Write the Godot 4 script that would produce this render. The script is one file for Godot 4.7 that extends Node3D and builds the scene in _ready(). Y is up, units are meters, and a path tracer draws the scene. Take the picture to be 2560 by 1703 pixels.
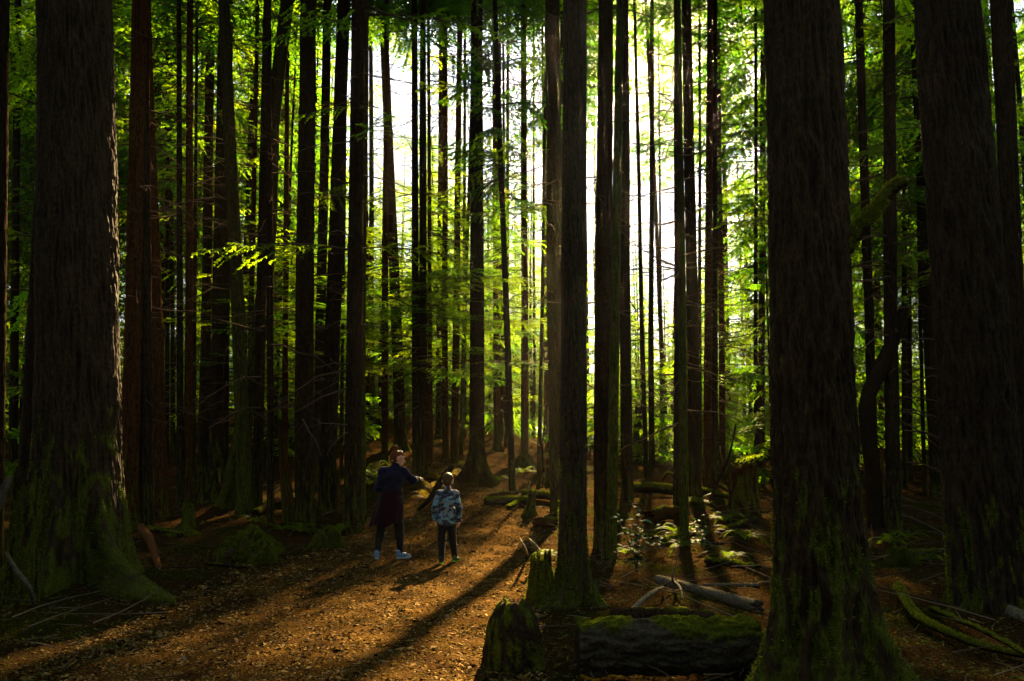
extends Node3D
# A forest path at low sun: two walkers, tall conifer trunks, mossy logs and stumps.

var rng := RandomNumberGenerator.new()
var n_ridge := FastNoiseLite.new()
var n_soft := FastNoiseLite.new()
var n_patch := FastNoiseLite.new()
var n_plate := FastNoiseLite.new()
var M := {}
var used := {}
var sun_to := Vector3(0.1452, 0.4384, -0.8870).normalized()

const BROWN := Color(0.036, 0.024, 0.013)
const RED := Color(0.062, 0.029, 0.012)
const GREY := Color(0.070, 0.060, 0.042)
const DARK := Color(0.032, 0.022, 0.014)
const MOSSBARK := Color(0.046, 0.042, 0.018)
const MOSS := Color(0.080, 0.094, 0.011)

func _ready() -> void:
	rng.seed = 20231
	n_ridge.seed = 3; n_ridge.noise_type = FastNoiseLite.TYPE_SIMPLEX_SMOOTH; n_ridge.frequency = 1.0
	n_ridge.fractal_type = FastNoiseLite.FRACTAL_RIDGED; n_ridge.fractal_octaves = 2
	n_soft.seed = 5; n_soft.noise_type = FastNoiseLite.TYPE_SIMPLEX_SMOOTH; n_soft.frequency = 1.0; n_soft.fractal_octaves = 2
	n_patch.seed = 9; n_patch.noise_type = FastNoiseLite.TYPE_SIMPLEX_SMOOTH; n_patch.frequency = 1.0; n_patch.fractal_octaves = 3
	n_plate.seed = 4; n_plate.noise_type = FastNoiseLite.TYPE_CELLULAR; n_plate.frequency = 1.0; n_plate.fractal_type = FastNoiseLite.FRACTAL_NONE
	n_plate.cellular_return_type = FastNoiseLite.RETURN_DISTANCE2_SUB
	# --- camera, sky, sun, exposure
	var cam := Camera3D.new(); cam.name = "camera"
	cam.position = Vector3(0, 1.6, 0); cam.rotation_degrees = Vector3(7.0, 0, 0)
	cam.fov = 2.0 * rad_to_deg(atan(851.5 / 2340.0)); cam.near = 0.05; cam.far = 900.0
	add_child(cam); cam.current = true
	var sky_mat := ProceduralSkyMaterial.new()
	sky_mat.sky_top_color = Color(0.74, 0.79, 0.86); sky_mat.sky_horizon_color = Color(0.92, 0.95, 1.0)
	sky_mat.sky_curve = 0.2; sky_mat.sky_energy_multiplier = 1.0
	sky_mat.ground_bottom_color = Color(0.1, 0.09, 0.07); sky_mat.ground_horizon_color = Color(0.35, 0.36, 0.33)
	sky_mat.sun_angle_max = 30.0; sky_mat.sun_curve = 0.12
	var sky := Sky.new(); sky.sky_material = sky_mat
	var env := Environment.new()
	env.background_mode = Environment.BG_SKY; env.sky = sky
	env.background_energy_multiplier = SKY_ENERGY
	env.tonemap_mode = Environment.TONE_MAPPER_LINEAR; env.tonemap_exposure = EXPOSURE
	env.sdfgi_enabled = true; env.ssao_enabled = true; env.ssil_enabled = true
	env.volumetric_fog_enabled = FOG_DENSITY > 0.0; env.volumetric_fog_density = FOG_DENSITY
	env.volumetric_fog_albedo = Color(1.0, 0.97, 0.88); env.volumetric_fog_anisotropy = 0.88
	var we := WorldEnvironment.new(); we.name = "world_environment"; we.environment = env; add_child(we)
	var sun := DirectionalLight3D.new(); sun.name = "sun"
	sun.light_energy = 1.6; sun.light_color = Color(1.0, 0.86, 0.62); sun.light_angular_distance = 1.2; sun.shadow_enabled = true
	add_child(sun); sun.look_at_from_position(Vector3.ZERO, -sun_to, Vector3.UP)
	materials()
	ground_and_path()
	foliage_kit()
	mapped_trees()
	background_trees()
	logs_and_stumps()
	plants()
	people()
	litter()

const EXPOSURE := 21.0
const SKY_ENERGY := 0.12
const FOG_DENSITY := 0.00014

# ---------------------------------------------------------------- helpers
func numbered(called: String) -> String:
	var k: int = used.get(called, 0)
	used[called] = k + 1
	return called if k == 0 else "%s_%03d" % [called, k]

func thing(called: String, label: String, category: String, at := Vector3.ZERO, turn := 0.0, group := "") -> Node3D:
	var o := Node3D.new(); o.name = numbered(called); add_child(o)
	o.position = at; o.rotation.y = turn
	tag(o, label, category, group)
	return o

func tag(o: Node, label: String, category: String, group := "", kind := "") -> void:
	o.set_meta("label", label); o.set_meta("category", category)
	if group != "": o.set_meta("group", group)
	if kind != "": o.set_meta("kind", kind)

func part(called: String, mesh: Mesh, mat: Material, parent: Node, stuff := false) -> MeshInstance3D:
	var o := MeshInstance3D.new(); o.name = called; o.mesh = mesh
	if mat: o.material_override = mat
	parent.add_child(o, true)
	if stuff: o.set_meta("kind", "stuff")
	return o

func softplus(t: float, k: float) -> float:
	return k * log(1.0 + exp(minf(t / k, 60.0)))

func terrain(x: float, z: float) -> float:
	var d := -z
	var r := 0.088 * softplus(d - 14.0, 1.5) - 0.078 * softplus(d - 42.0, 3.0)
	var side := 1.0 + 0.2 * smoothstep(-2.0, 8.0, -x) - 0.25 * smoothstep(3.0, 9.0, x)
	return r * side + 0.055 * (softplus(d - 22.0, 1.5) - softplus(d - 40.0, 2.0)) * smoothstep(-1.5, 5.0, -x) + 0.035 * sin(0.7 * x + 1.3) * sin(0.55 * z) + 0.02 * sin(1.7 * x + 0.9 * z) * sin(1.3 * z - 0.4 * x)

func on_ground(x: float, z: float, up := 0.0) -> Vector3:
	return Vector3(x, terrain(x, z) + up, z)

func arrays(v: PackedVector3Array, n := PackedVector3Array(), c := PackedColorArray(), idx := PackedInt32Array(), uv := PackedVector2Array()) -> ArrayMesh:
	var a := []; a.resize(Mesh.ARRAY_MAX)
	a[Mesh.ARRAY_VERTEX] = v
	if n.size(): a[Mesh.ARRAY_NORMAL] = n
	if c.size(): a[Mesh.ARRAY_COLOR] = c
	if idx.size(): a[Mesh.ARRAY_INDEX] = idx
	if uv.size(): a[Mesh.ARRAY_TEX_UV] = uv
	var m := ArrayMesh.new(); m.add_surface_from_arrays(Mesh.PRIMITIVE_TRIANGLES, a)
	return m

func normals_of(v: PackedVector3Array, idx: PackedInt32Array) -> PackedVector3Array:
	var n := PackedVector3Array(); n.resize(v.size())
	for t in range(0, idx.size(), 3):
		var a := idx[t]; var b := idx[t + 1]; var c := idx[t + 2]
		var f := (v[c] - v[a]).cross(v[b] - v[a])
		n[a] += f; n[b] += f; n[c] += f
	for i in n.size(): n[i] = n[i].normalized()
	return n

# rows x segs ring grid, rings run as (x, z) turning from +x to +z, rows upwards
func ring_index(rows: int, segs: int) -> PackedInt32Array:
	var idx := PackedInt32Array(); idx.resize((rows - 1) * segs * 6)
	var k := 0
	for i in rows - 1:
		for j in segs:
			var a := i * segs + j; var b := i * segs + (j + 1) % segs
			var c := a + segs; var d := b + segs
			idx[k] = a; idx[k + 1] = b; idx[k + 2] = d; idx[k + 3] = a; idx[k + 4] = d; idx[k + 5] = c
			k += 6
	return idx

func noise_tex(freq: float, lo: float, hi: float, size := 512, ridged := false, octaves := 4, seed_ := 1) -> NoiseTexture2D:
	var f := FastNoiseLite.new(); f.noise_type = FastNoiseLite.TYPE_SIMPLEX_SMOOTH; f.frequency = freq; f.seed = seed_; f.fractal_octaves = octaves
	f.fractal_type = FastNoiseLite.FRACTAL_RIDGED if ridged else FastNoiseLite.FRACTAL_FBM
	var t := NoiseTexture2D.new(); t.width = size; t.height = size; t.seamless = true; t.noise = f
	var g := Gradient.new(); g.set_color(0, Color(lo, lo, lo)); g.set_color(1, Color(hi, hi, hi)); t.color_ramp = g
	return t

func vmat(rough: float, tex: Texture2D = null, scale := Vector3.ONE, bump: Texture2D = null, depth := 0.0, spec := 0.14) -> StandardMaterial3D:
	var m := StandardMaterial3D.new()
	m.vertex_color_use_as_albedo = true; m.roughness = rough; m.metallic_specular = spec
	m.cull_mode = BaseMaterial3D.CULL_DISABLED
	if tex: m.albedo_texture = tex
	if tex or bump:
		m.uv1_triplanar = true; m.uv1_world_triplanar = true; m.uv1_scale = scale
	if bump:
		m.heightmap_enabled = true; m.heightmap_texture = bump; m.heightmap_scale = depth
	return m

func materials() -> void:
	var bark_t := noise_tex(0.018, 0.35, 1.0, 512, true, 4, 11)
	var bark_b := noise_tex(0.018, 0.0, 1.0, 512, true, 4, 11)
	var grain := noise_tex(0.03, 0.55, 1.0, 512, false, 4, 21)
	var grain_b := noise_tex(0.03, 0.0, 1.0, 512, false, 5, 21)
	M.bark = vmat(0.92, bark_t, Vector3(2.2, 0.5, 2.2), bark_b, 1.6)
	M.bark_near = vmat(0.9, bark_t, Vector3(3.2, 0.8, 3.2), bark_b, 0.8)
	M.log = vmat(0.92, grain, Vector3(1.6, 1.6, 1.6), grain_b, 1.6)
	M.wood = vmat(0.75, grain, Vector3(3, 3, 3), grain_b, 0.5)
	M.soil = vmat(0.95, grain, Vector3(2.3, 2.3, 2.3), grain_b, 2.5)
	M.pathsoil = vmat(0.9, grain, Vector3(1.7, 1.7, 1.7), grain_b, 2.2)
	M.chip = vmat(0.8)
	M.twig = vmat(0.85)
	for k in ["soil", "pathsoil", "chip", "log", "bark", "twig"]: M[k].specular_mode = BaseMaterial3D.SPECULAR_DISABLED
	M.moss = vmat(0.9); M.moss.backlight_enabled = true; M.moss.backlight = Color(0.75, 0.8, 0.3)
	M.leaf = vmat(0.6); M.leaf.backlight_enabled = true; M.leaf.backlight = Color(1.25, 1.25, 0.5)
	M.gloss = vmat(0.7, null, Vector3.ONE, null, 0.0, 0.09); M.gloss.backlight_enabled = true; M.gloss.backlight = Color(0.5, 0.6, 0.3)
	M.cloth = vmat(0.9); M.cloth.rim_enabled = true; M.cloth.rim = 0.12; M.cloth.rim_tint = 0.6
	M.skin = vmat(0.55)
	M.hair = vmat(0.5); M.hair.backlight_enabled = true; M.hair.backlight = Color(0.6, 0.45, 0.3)
	M.shoe = vmat(0.5)

# ---------------------------------------------------------------- ground
func spread(fine_lo: float, fine_hi: float, step: float, lo: float, hi: float) -> PackedFloat32Array:
	var left := PackedFloat32Array(); var p := fine_lo; var s := step
	while p > lo:
		s *= 1.22; p -= s; left.append(maxf(p, lo))
	left.reverse()
	p = fine_lo
	while p <= fine_hi:
		left.append(p); p += step
	s = step
	while p < hi:
		left.append(minf(p, hi)); s *= 1.22; p += s
	left.append(hi)
	return left

func path_edges(d: float) -> Vector2:
	# left and right edge of the trodden path at the distance d in front of the start
	var n := PATH.size()
	if d <= PATH[0][0]: return Vector2(PATH[0][1], PATH[0][2])
	for i in n - 1:
		if d <= PATH[i + 1][0]:
			var t := smoothstep(0.0, 1.0, (d - PATH[i][0]) / (PATH[i + 1][0] - PATH[i][0]))
			return Vector2(lerpf(PATH[i][1], PATH[i + 1][1], t), lerpf(PATH[i][2], PATH[i + 1][2], t))
	return Vector2(PATH[n - 1][1], PATH[n - 1][2])

func path_in(x: float, z: float) -> float:
	# > 0 inside the path, in metres to the nearer edge
	if -z > PATH[PATH.size() - 1][0] or -z < PATH[0][0]: return -1.0
	var e := path_edges(-z)
	return minf(x - e.x, e.y - x)

func ground_and_path() -> void:
	var xs := spread(-11.0, 11.0, 0.14, -420.0, 420.0)
	var zs := spread(-34.0, -3.5, 0.14, -480.0, 300.0)
	var v := PackedVector3Array(); var c := PackedColorArray(); var idx := PackedInt32Array()
	for z in zs:
		for x in xs:
			var off := clampf(0.15 - path_in(x, z), 0.0, 1.0) if absf(x) < 14.0 else 1.0
			var y := terrain(x, z)
			if absf(x) < 30.0 and z > -60.0 and z < 10.0:
				y += off * (0.05 * n_patch.get_noise_2d(x * 1.1, z * 1.1) + 0.10 * n_soft.get_noise_2d(x * 0.35, z * 0.35))
			v.append(Vector3(x, y - 0.01, z))
			var k := 0.5 + 0.5 * n_patch.get_noise_2d(x * 0.8 + 40.0, z * 0.8)
			var col := Color(0.055, 0.030, 0.011).lerp(Color(0.032, 0.020, 0.009), k)
			var mm := smoothstep(0.12, 0.42, n_patch.get_noise_2d(x * 0.5 - 20.0, z * 0.5)) * off
			col = col.lerp(Color(0.026, 0.030, 0.006), mm * 0.8)
			c.append(col)
	var w := xs.size()
	for i in zs.size() - 1:
		for j in w - 1:
			var a := i * w + j
			# rows run towards +z
			idx.append_array([a, a + 1, a + w + 1, a, a + w + 1, a + w])
	var g := part("ground", arrays(v, normals_of(v, idx), c, idx), M.soil, self)
	g.set_meta("kind", "structure")
	v = PackedVector3Array(); c = PackedColorArray(); idx = PackedInt32Array()
	var d: float = PATH[PATH.size() - 1][0]
	var rows := 0
	var cols := 34
	while d >= PATH[0][0]:
		var e := path_edges(d)
		e.x += 0.22 * n_patch.get_noise_2d(d * 1.2, 7.0); e.y += 0.22 * n_patch.get_noise_2d(d * 1.2, 77.0)
		for j in cols:
			var t := j / float(cols - 1)
			var x := lerpf(e.x, e.y, t)
			var edge := minf(t, 1.0 - t) * (e.y - e.x)
			v.append(Vector3(x, terrain(x, -d) + 0.022 * smoothstep(0.0, 0.25, edge) - 0.004 + 0.006 * n_patch.get_noise_2d(x * 3.0, d * 3.0), -d))
			var k := 0.5 + 0.5 * n_patch.get_noise_2d(x * 1.3, d * 1.3)
			c.append(Color(0.085, 0.047, 0.014).lerp(Color(0.038, 0.022, 0.008), smoothstep(0.25, 0.75, k)))
		rows += 1
		d -= 0.14
	for i in rows - 1:
		for j in cols - 1:
			var a := i * cols + j
			idx.append_array([a, a + 1, a + cols + 1, a, a + cols + 1, a + cols])
	g = part("path", arrays(v, normals_of(v, idx), c, idx), M.pathsoil, self)
	g.set_meta("kind", "structure")

# ---------------------------------------------------------------- wood
func smooth_noise_ring(f: FastNoiseLite, phi: float, r: float, h: float, kx: float, ky: float, off: float) -> float:
	return f.get_noise_3d(cos(phi) * r * kx + off, h * ky, sin(phi) * r * kx)

# A trunk standing at the origin. roots: [angle, reach, height scale, angular width]
func trunk_mesh(H: float, r0: float, rt: float, lean: float, bow: float, roots: Array, segs: int, rows: PackedFloat32Array, amp: float, kx: float, ky: float, tone: Color, moss: float, moss_up: float, off: float, jag := 0.0, hollow := false) -> ArrayMesh:
	var v := PackedVector3Array(); var c := PackedColorArray()
	var nr := rows.size()
	for i in nr:
		var h0 := rows[i]
		for j in segs:
			var phi := TAU * j / segs
			var h := h0
			if jag > 0.0 and h0 > 0.0:
				h = h0 * (1.0 + jag * (h0 / H) * n_patch.get_noise_2d(cos(phi) * 2.6 + off, sin(phi) * 2.6))
			var t := clampf(h / H, 0.0, 1.0)
			var r := lerpf(r0, rt, t)
			r *= 1.0 + 0.05 * n_soft.get_noise_3d(cos(phi) * 0.9 + off, h * 0.7, sin(phi) * 0.9)
			if jag > 0.0 and jag < 0.2: r *= sqrt(1.0 - 0.85 * pow(clampf(h0 / H, 0.0, 1.0), 2.6))
			for q: Array in roots:
				var da: float = absf(angle_difference(phi, q[0]))
				var wd: float = q[3]
				if da < wd * 3.2:
					r += q[1] * exp(-maxf(h, 0.0) / q[2]) * exp(-(da * da) / (wd * wd))
			var b := 0.0
			if amp > 0.0:
				b = smooth_noise_ring(n_ridge, phi, r0, h, kx, ky, off)
				r += amp * (b + 0.35)
			var cx := lean * h + bow * sin(clampf(h / 8.0, 0.0, 1.0) * PI)
			v.append(Vector3(cx + cos(phi) * r, h, sin(phi) * r))
			var col := tone * (0.95 + 0.6 * b + 0.3 * n_soft.get_noise_3d(cos(phi) * 1.3, h * 0.8, sin(phi) * 1.3 + off))
			if moss > 0.0:
				var mk := 1.3 * n_patch.get_noise_3d(cos(phi) * 2.6 * r / r0 + off, h * 2.0, sin(phi) * 2.6 * r / r0) + moss - 0.75 * h / moss_up
				col = col.lerp(MOSS * (0.8 + 0.5 * b), smoothstep(0.0, 0.16, mk) * 0.9)
			col.a = 1.0
			c.append(col)
	var idx := ring_index(nr, segs)
	var top := v.size()
	var mid := Vector3.ZERO
	for j in segs: mid += v[(nr - 1) * segs + j]
	mid /= segs
	if hollow: mid.y -= 0.35 * r0
	v.append(mid); c.append(tone * 0.8)
	for j in segs:
		idx.append_array([(nr - 1) * segs + j, (nr - 1) * segs + (j + 1) % segs, top])
	return arrays(v, normals_of(v, idx), c, idx)

func tube_into(v: PackedVector3Array, idx: PackedInt32Array, c: PackedColorArray, pts: PackedVector3Array, rad: PackedFloat32Array, segs: int, col: Color, cap := false) -> void:
	var base := v.size()
	var n := pts.size()
	var t0 := (pts[1] - pts[0]).normalized()
	var n1 := t0.cross(Vector3.UP if absf(t0.y) < 0.9 else Vector3.RIGHT).normalized()
	for i in n:
		var t := (pts[mini(i + 1, n - 1)] - pts[maxi(i - 1, 0)]).normalized()
		n1 = (n1 - t * n1.dot(t)).normalized()
		var n2 := n1.cross(t)
		for j in segs:
			var a := TAU * j / segs
			v.append(pts[i] + (n1 * cos(a) + n2 * sin(a)) * rad[i]); c.append(col)
	for i in n - 1:
		for j in segs:
			var a := base + i * segs + j; var b := base + i * segs + (j + 1) % segs
			idx.append_array([a, b, b + segs, a, b + segs, a + segs])
	if cap:
		for e in 2:
			var m := v.size(); var row := 0 if e == 0 else n - 1
			v.append(pts[row]); c.append(col)
			for j in segs:
				var a := base + row * segs + j; var b := base + row * segs + (j + 1) % segs
				if e == 0: idx.append_array([b, a, m])
				else: idx.append_array([a, b, m])

# A log from a to b, with bark relief, moss on its upper side in patches, and cut or broken ends
func log_mesh(a: Vector3, b: Vector3, r0: float, r1: float, tone: Color, moss: float, amp: float, sag := 0.0, segs := 28, off := 0.0, jag := 0.0) -> ArrayMesh:
	var L := a.distance_to(b)
	var n := clampi(int(L / (r0 * 0.32)), 8, 90) if r0 < 0.17 else 190
	var v := PackedVector3Array(); var c := PackedColorArray()
	var t := (b - a).normalized()
	var n1 := t.cross(Vector3.UP).normalized(); var n2 := n1.cross(t)
	for i in n:
		var f := i / float(n - 1)
		for j in segs:
			var phi := TAU * j / segs
			var ff := f
			if jag > 0.0: ff = 0.5 + (f - 0.5) * (1.0 + jag * absf(f - 0.5) * 2.0 * n_patch.get_noise_2d(cos(phi) * 2.0 + off, sin(phi) * 2.0 + f * 3.0))
			var p := a.lerp(b, ff)
			p.y += sag * sin(f * PI)
			var s := ff * L
			var bk := n_ridge.get_noise_3d(cos(phi) * 1.7 + off, s * 1.6 / maxf(r0 * 4.0, 0.2), sin(phi) * 1.7)
			var r := lerpf(r0, r1, f) * (1.0 + 0.10 * n_soft.get_noise_3d(s * 1.1 + off, cos(phi), sin(phi))) + amp * bk
			if r0 > 0.17: r += 0.048 * minf(n_plate.get_noise_3d(s * 5.5, cos(phi) * 3.4, sin(phi) * 3.4) + 0.75, 0.35) - 0.010
			var dir := n1 * cos(phi) + n2 * sin(phi)
			var col := tone * (0.95 + 0.4 * bk); col.a = 1.0
			if moss > 0.0:
				var mk := dir.y - 0.9 + moss + 0.75 * n_patch.get_noise_3d(p.x * 2.2 + off, p.y * 2.2, p.z * 2.2)
				var mm := smoothstep(0.0, 0.22, mk)
				r += mm * (0.012 + 0.03 * n_patch.get_noise_3dv(p * 9.0))
				col = col.lerp(MOSS * (0.9 + 0.3 * bk), mm)
			v.append(p + dir * r); c.append(col)
	var idx := ring_index(n, segs)
	for e in 2:
		var m := v.size(); var row := 0 if e == 0 else n - 1
		# a ring a little inside, in the colour of the wood, then the centre
		for j in segs:
			var q := v[row * segs + j]
			var ctr := a if e == 0 else b
			v.append(ctr.lerp(q, 0.82) + t * (0.01 if e == 0 else -0.01)); c.append(tone * 0.8)
		v.append((a if e == 0 else b) + t * (0.015 if e == 0 else -0.015)); c.append(Color(0.07, 0.045, 0.02))
		for j in segs:
			var p0 := row * segs + j; var p1 := row * segs + (j + 1) % segs
			var q0 := m + j; var q1 := m + (j + 1) % segs
			if e == 0: idx.append_array([p0, q0, q1, p0, q1, p1, q0, m + segs, q1])
			else: idx.append_array([p0, p1, q1, p0, q1, q0, q0, q1, m + segs])
	return arrays(v, normals_of(v, idx), c, idx)

# short upright blades over the mossy faces of a mesh (found by their green)
func fuzz(mesh: ArrayMesh, count: int, size: float, seed_: int, tint := MOSS, all := false) -> ArrayMesh:
	var a := mesh.surface_get_arrays(0)
	var v: PackedVector3Array = a[Mesh.ARRAY_VERTEX]; var c: PackedColorArray = a[Mesh.ARRAY_COLOR]; var nn: PackedVector3Array = a[Mesh.ARRAY_NORMAL]; var idx: PackedInt32Array = a[Mesh.ARRAY_INDEX]
	var r := RandomNumberGenerator.new(); r.seed = seed_
	var cum := PackedFloat32Array(); var tri := PackedInt32Array(); var sum := 0.0
	for t in range(0, idx.size(), 3):
		var k := c[idx[t]]
		if all or k.g > k.r * 1.12:
			sum += (v[idx[t + 1]] - v[idx[t]]).cross(v[idx[t + 2]] - v[idx[t]]).length()
			cum.append(sum); tri.append(t)
	var ov := PackedVector3Array(); var oc := PackedColorArray()
	if tri.size() == 0: return null
	for i in count:
		var t := tri[mini(cum.bsearch(r.randf() * sum), tri.size() - 1)]
		var w := Vector2(r.randf(), r.randf())
		if w.x + w.y > 1.0: w = Vector2.ONE - w
		var p := v[idx[t]] + (v[idx[t + 1]] - v[idx[t]]) * w.x + (v[idx[t + 2]] - v[idx[t]]) * w.y
		var n := (nn[idx[t]] + Vector3(r.randf_range(-1, 1), r.randf_range(-0.3, 1), r.randf_range(-1, 1)) * 0.7).normalized()
		var s := n.cross(Vector3(r.randf_range(-1, 1), r.randf_range(-1, 1), r.randf_range(-1, 1))).normalized()
		var l := size * r.randf_range(0.5, 1.4)
		ov.append(p - s * l * 0.28 - n * 0.004); ov.append(p + s * l * 0.28 - n * 0.004); ov.append(p + n * l + s * l * r.randf_range(-0.4, 0.4))
		var col := tint * r.randf_range(0.6, 1.6); col.a = 1.0
		oc.append(col); oc.append(col); oc.append(col)
	return arrays(ov, PackedVector3Array(), oc)

# ---------------------------------------------------------------- foliage
var kit := {}

# One bough along +x: flat sprays of small leaves on side twigs. Returns leaf triangles, and twig wood in kit arrays.
func bough(L: float, leaf: float, gap: float, droop: float, r: RandomNumberGenerator, thin := 0.0) -> Dictionary:
	var v := PackedVector3Array()
	var wood := PackedVector3Array(); var wi := PackedInt32Array(); var wc := PackedColorArray()
	var main := PackedVector3Array(); var rad := PackedFloat32Array()
	var n := 7
	var sway := r.randf_range(-0.12, 0.12)
	for i in n:
		var t := i / float(n - 1)
		main.append(Vector3(L * t, L * (0.10 * t - droop * t * t), L * sway * t * t)); rad.append(lerpf(0.010 + 0.004 * L, 0.003, t))
	tube_into(wood, wi, wc, main, rad, 3, Color(0.05, 0.036, 0.024))
	var x := 0.16 * L
	var side := 1.0
	while x < L:
		var t := x / L
		var p := Vector3(x, L * (0.10 * t - droop * t * t), L * sway * t * t)
		var ls := L * 0.48 * pow(1.0 - t, 0.75) * (0.35 + 0.65 * smoothstep(0.1, 0.4, t)) * r.randf_range(0.6, 1.15) + 0.10
		if r.randf() > thin:
			var ang := deg_to_rad(r.randf_range(42, 66)) * side
			var dir := Vector3(cos(ang), r.randf_range(-0.60, 0.06), sin(ang)).normalized()
			var lat := dir.cross(Vector3.UP).normalized()
			var s := 0.04
			while s < ls:
				var q := p + dir * s + Vector3(0, -0.16 * s * s / maxf(ls, 0.2), 0)
				var w := leaf * (1.0 - 0.45 * s / ls)
				for e in [-1.0, 1.0]:
					if r.randf() < 0.12: continue
					var out: Vector3 = (lat * e + dir * r.randf_range(0.35, 0.9) + Vector3(0, r.randf_range(-1.0, 0.25), 0)).normalized()
					var tip: Vector3 = q + out * w * r.randf_range(0.75, 1.3)
					var b: Vector3 = dir * leaf * 0.38
					v.append(q - b); v.append(q + b); v.append(tip)
				s += gap * r.randf_range(0.7, 1.3)
			var tw := PackedVector3Array([p, p + dir * ls * 0.9])
			tube_into(wood, wi, wc, tw, PackedFloat32Array([0.004, 0.002]), 3, Color(0.05, 0.036, 0.024))
		side = -side
		x += r.randf_range(0.05, 0.10) * (0.6 + 0.25 * L)
	return {"v": v, "wv": wood, "wi": wi, "wc": wc}

func crown_of(boughs: Array, placed: Array, tint: Color, vary: float, r: RandomNumberGenerator) -> Array:
	# placed: [bough number, transform]
	var v := PackedVector3Array(); var c := PackedColorArray()
	var wv := PackedVector3Array(); var wi := PackedInt32Array(); var wc := PackedColorArray()
	for q: Array in placed:
		var b: Dictionary = boughs[q[0]]
		var tf: Transform3D = q[1]
		var bv: PackedVector3Array = b.v
		v.append_array(tf * bv)
		var k := 1.0 + vary * r.randf_range(-1, 1)
		var yel := r.randf()
		var col := Color(tint.r * k * (0.7 + 0.6 * yel), tint.g * k, tint.b * k * (1.3 - 0.6 * yel))
		if q.size() > 2 and q[2]: col = Color(0.16, 0.085, 0.02) * k
		col.a = 1.0
		var cc := PackedColorArray(); cc.resize(bv.size()); cc.fill(col)
		c.append_array(cc)
		var at := wv.size()
		wv.append_array(tf * (b.wv as PackedVector3Array)); wc.append_array(b.wc)
		var ii: PackedInt32Array = b.wi
		for i in ii: wi.append(at + i)
	return [arrays(v, PackedVector3Array(), c), arrays(wv, normals_of(wv, wi), wc, wi)]

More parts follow.
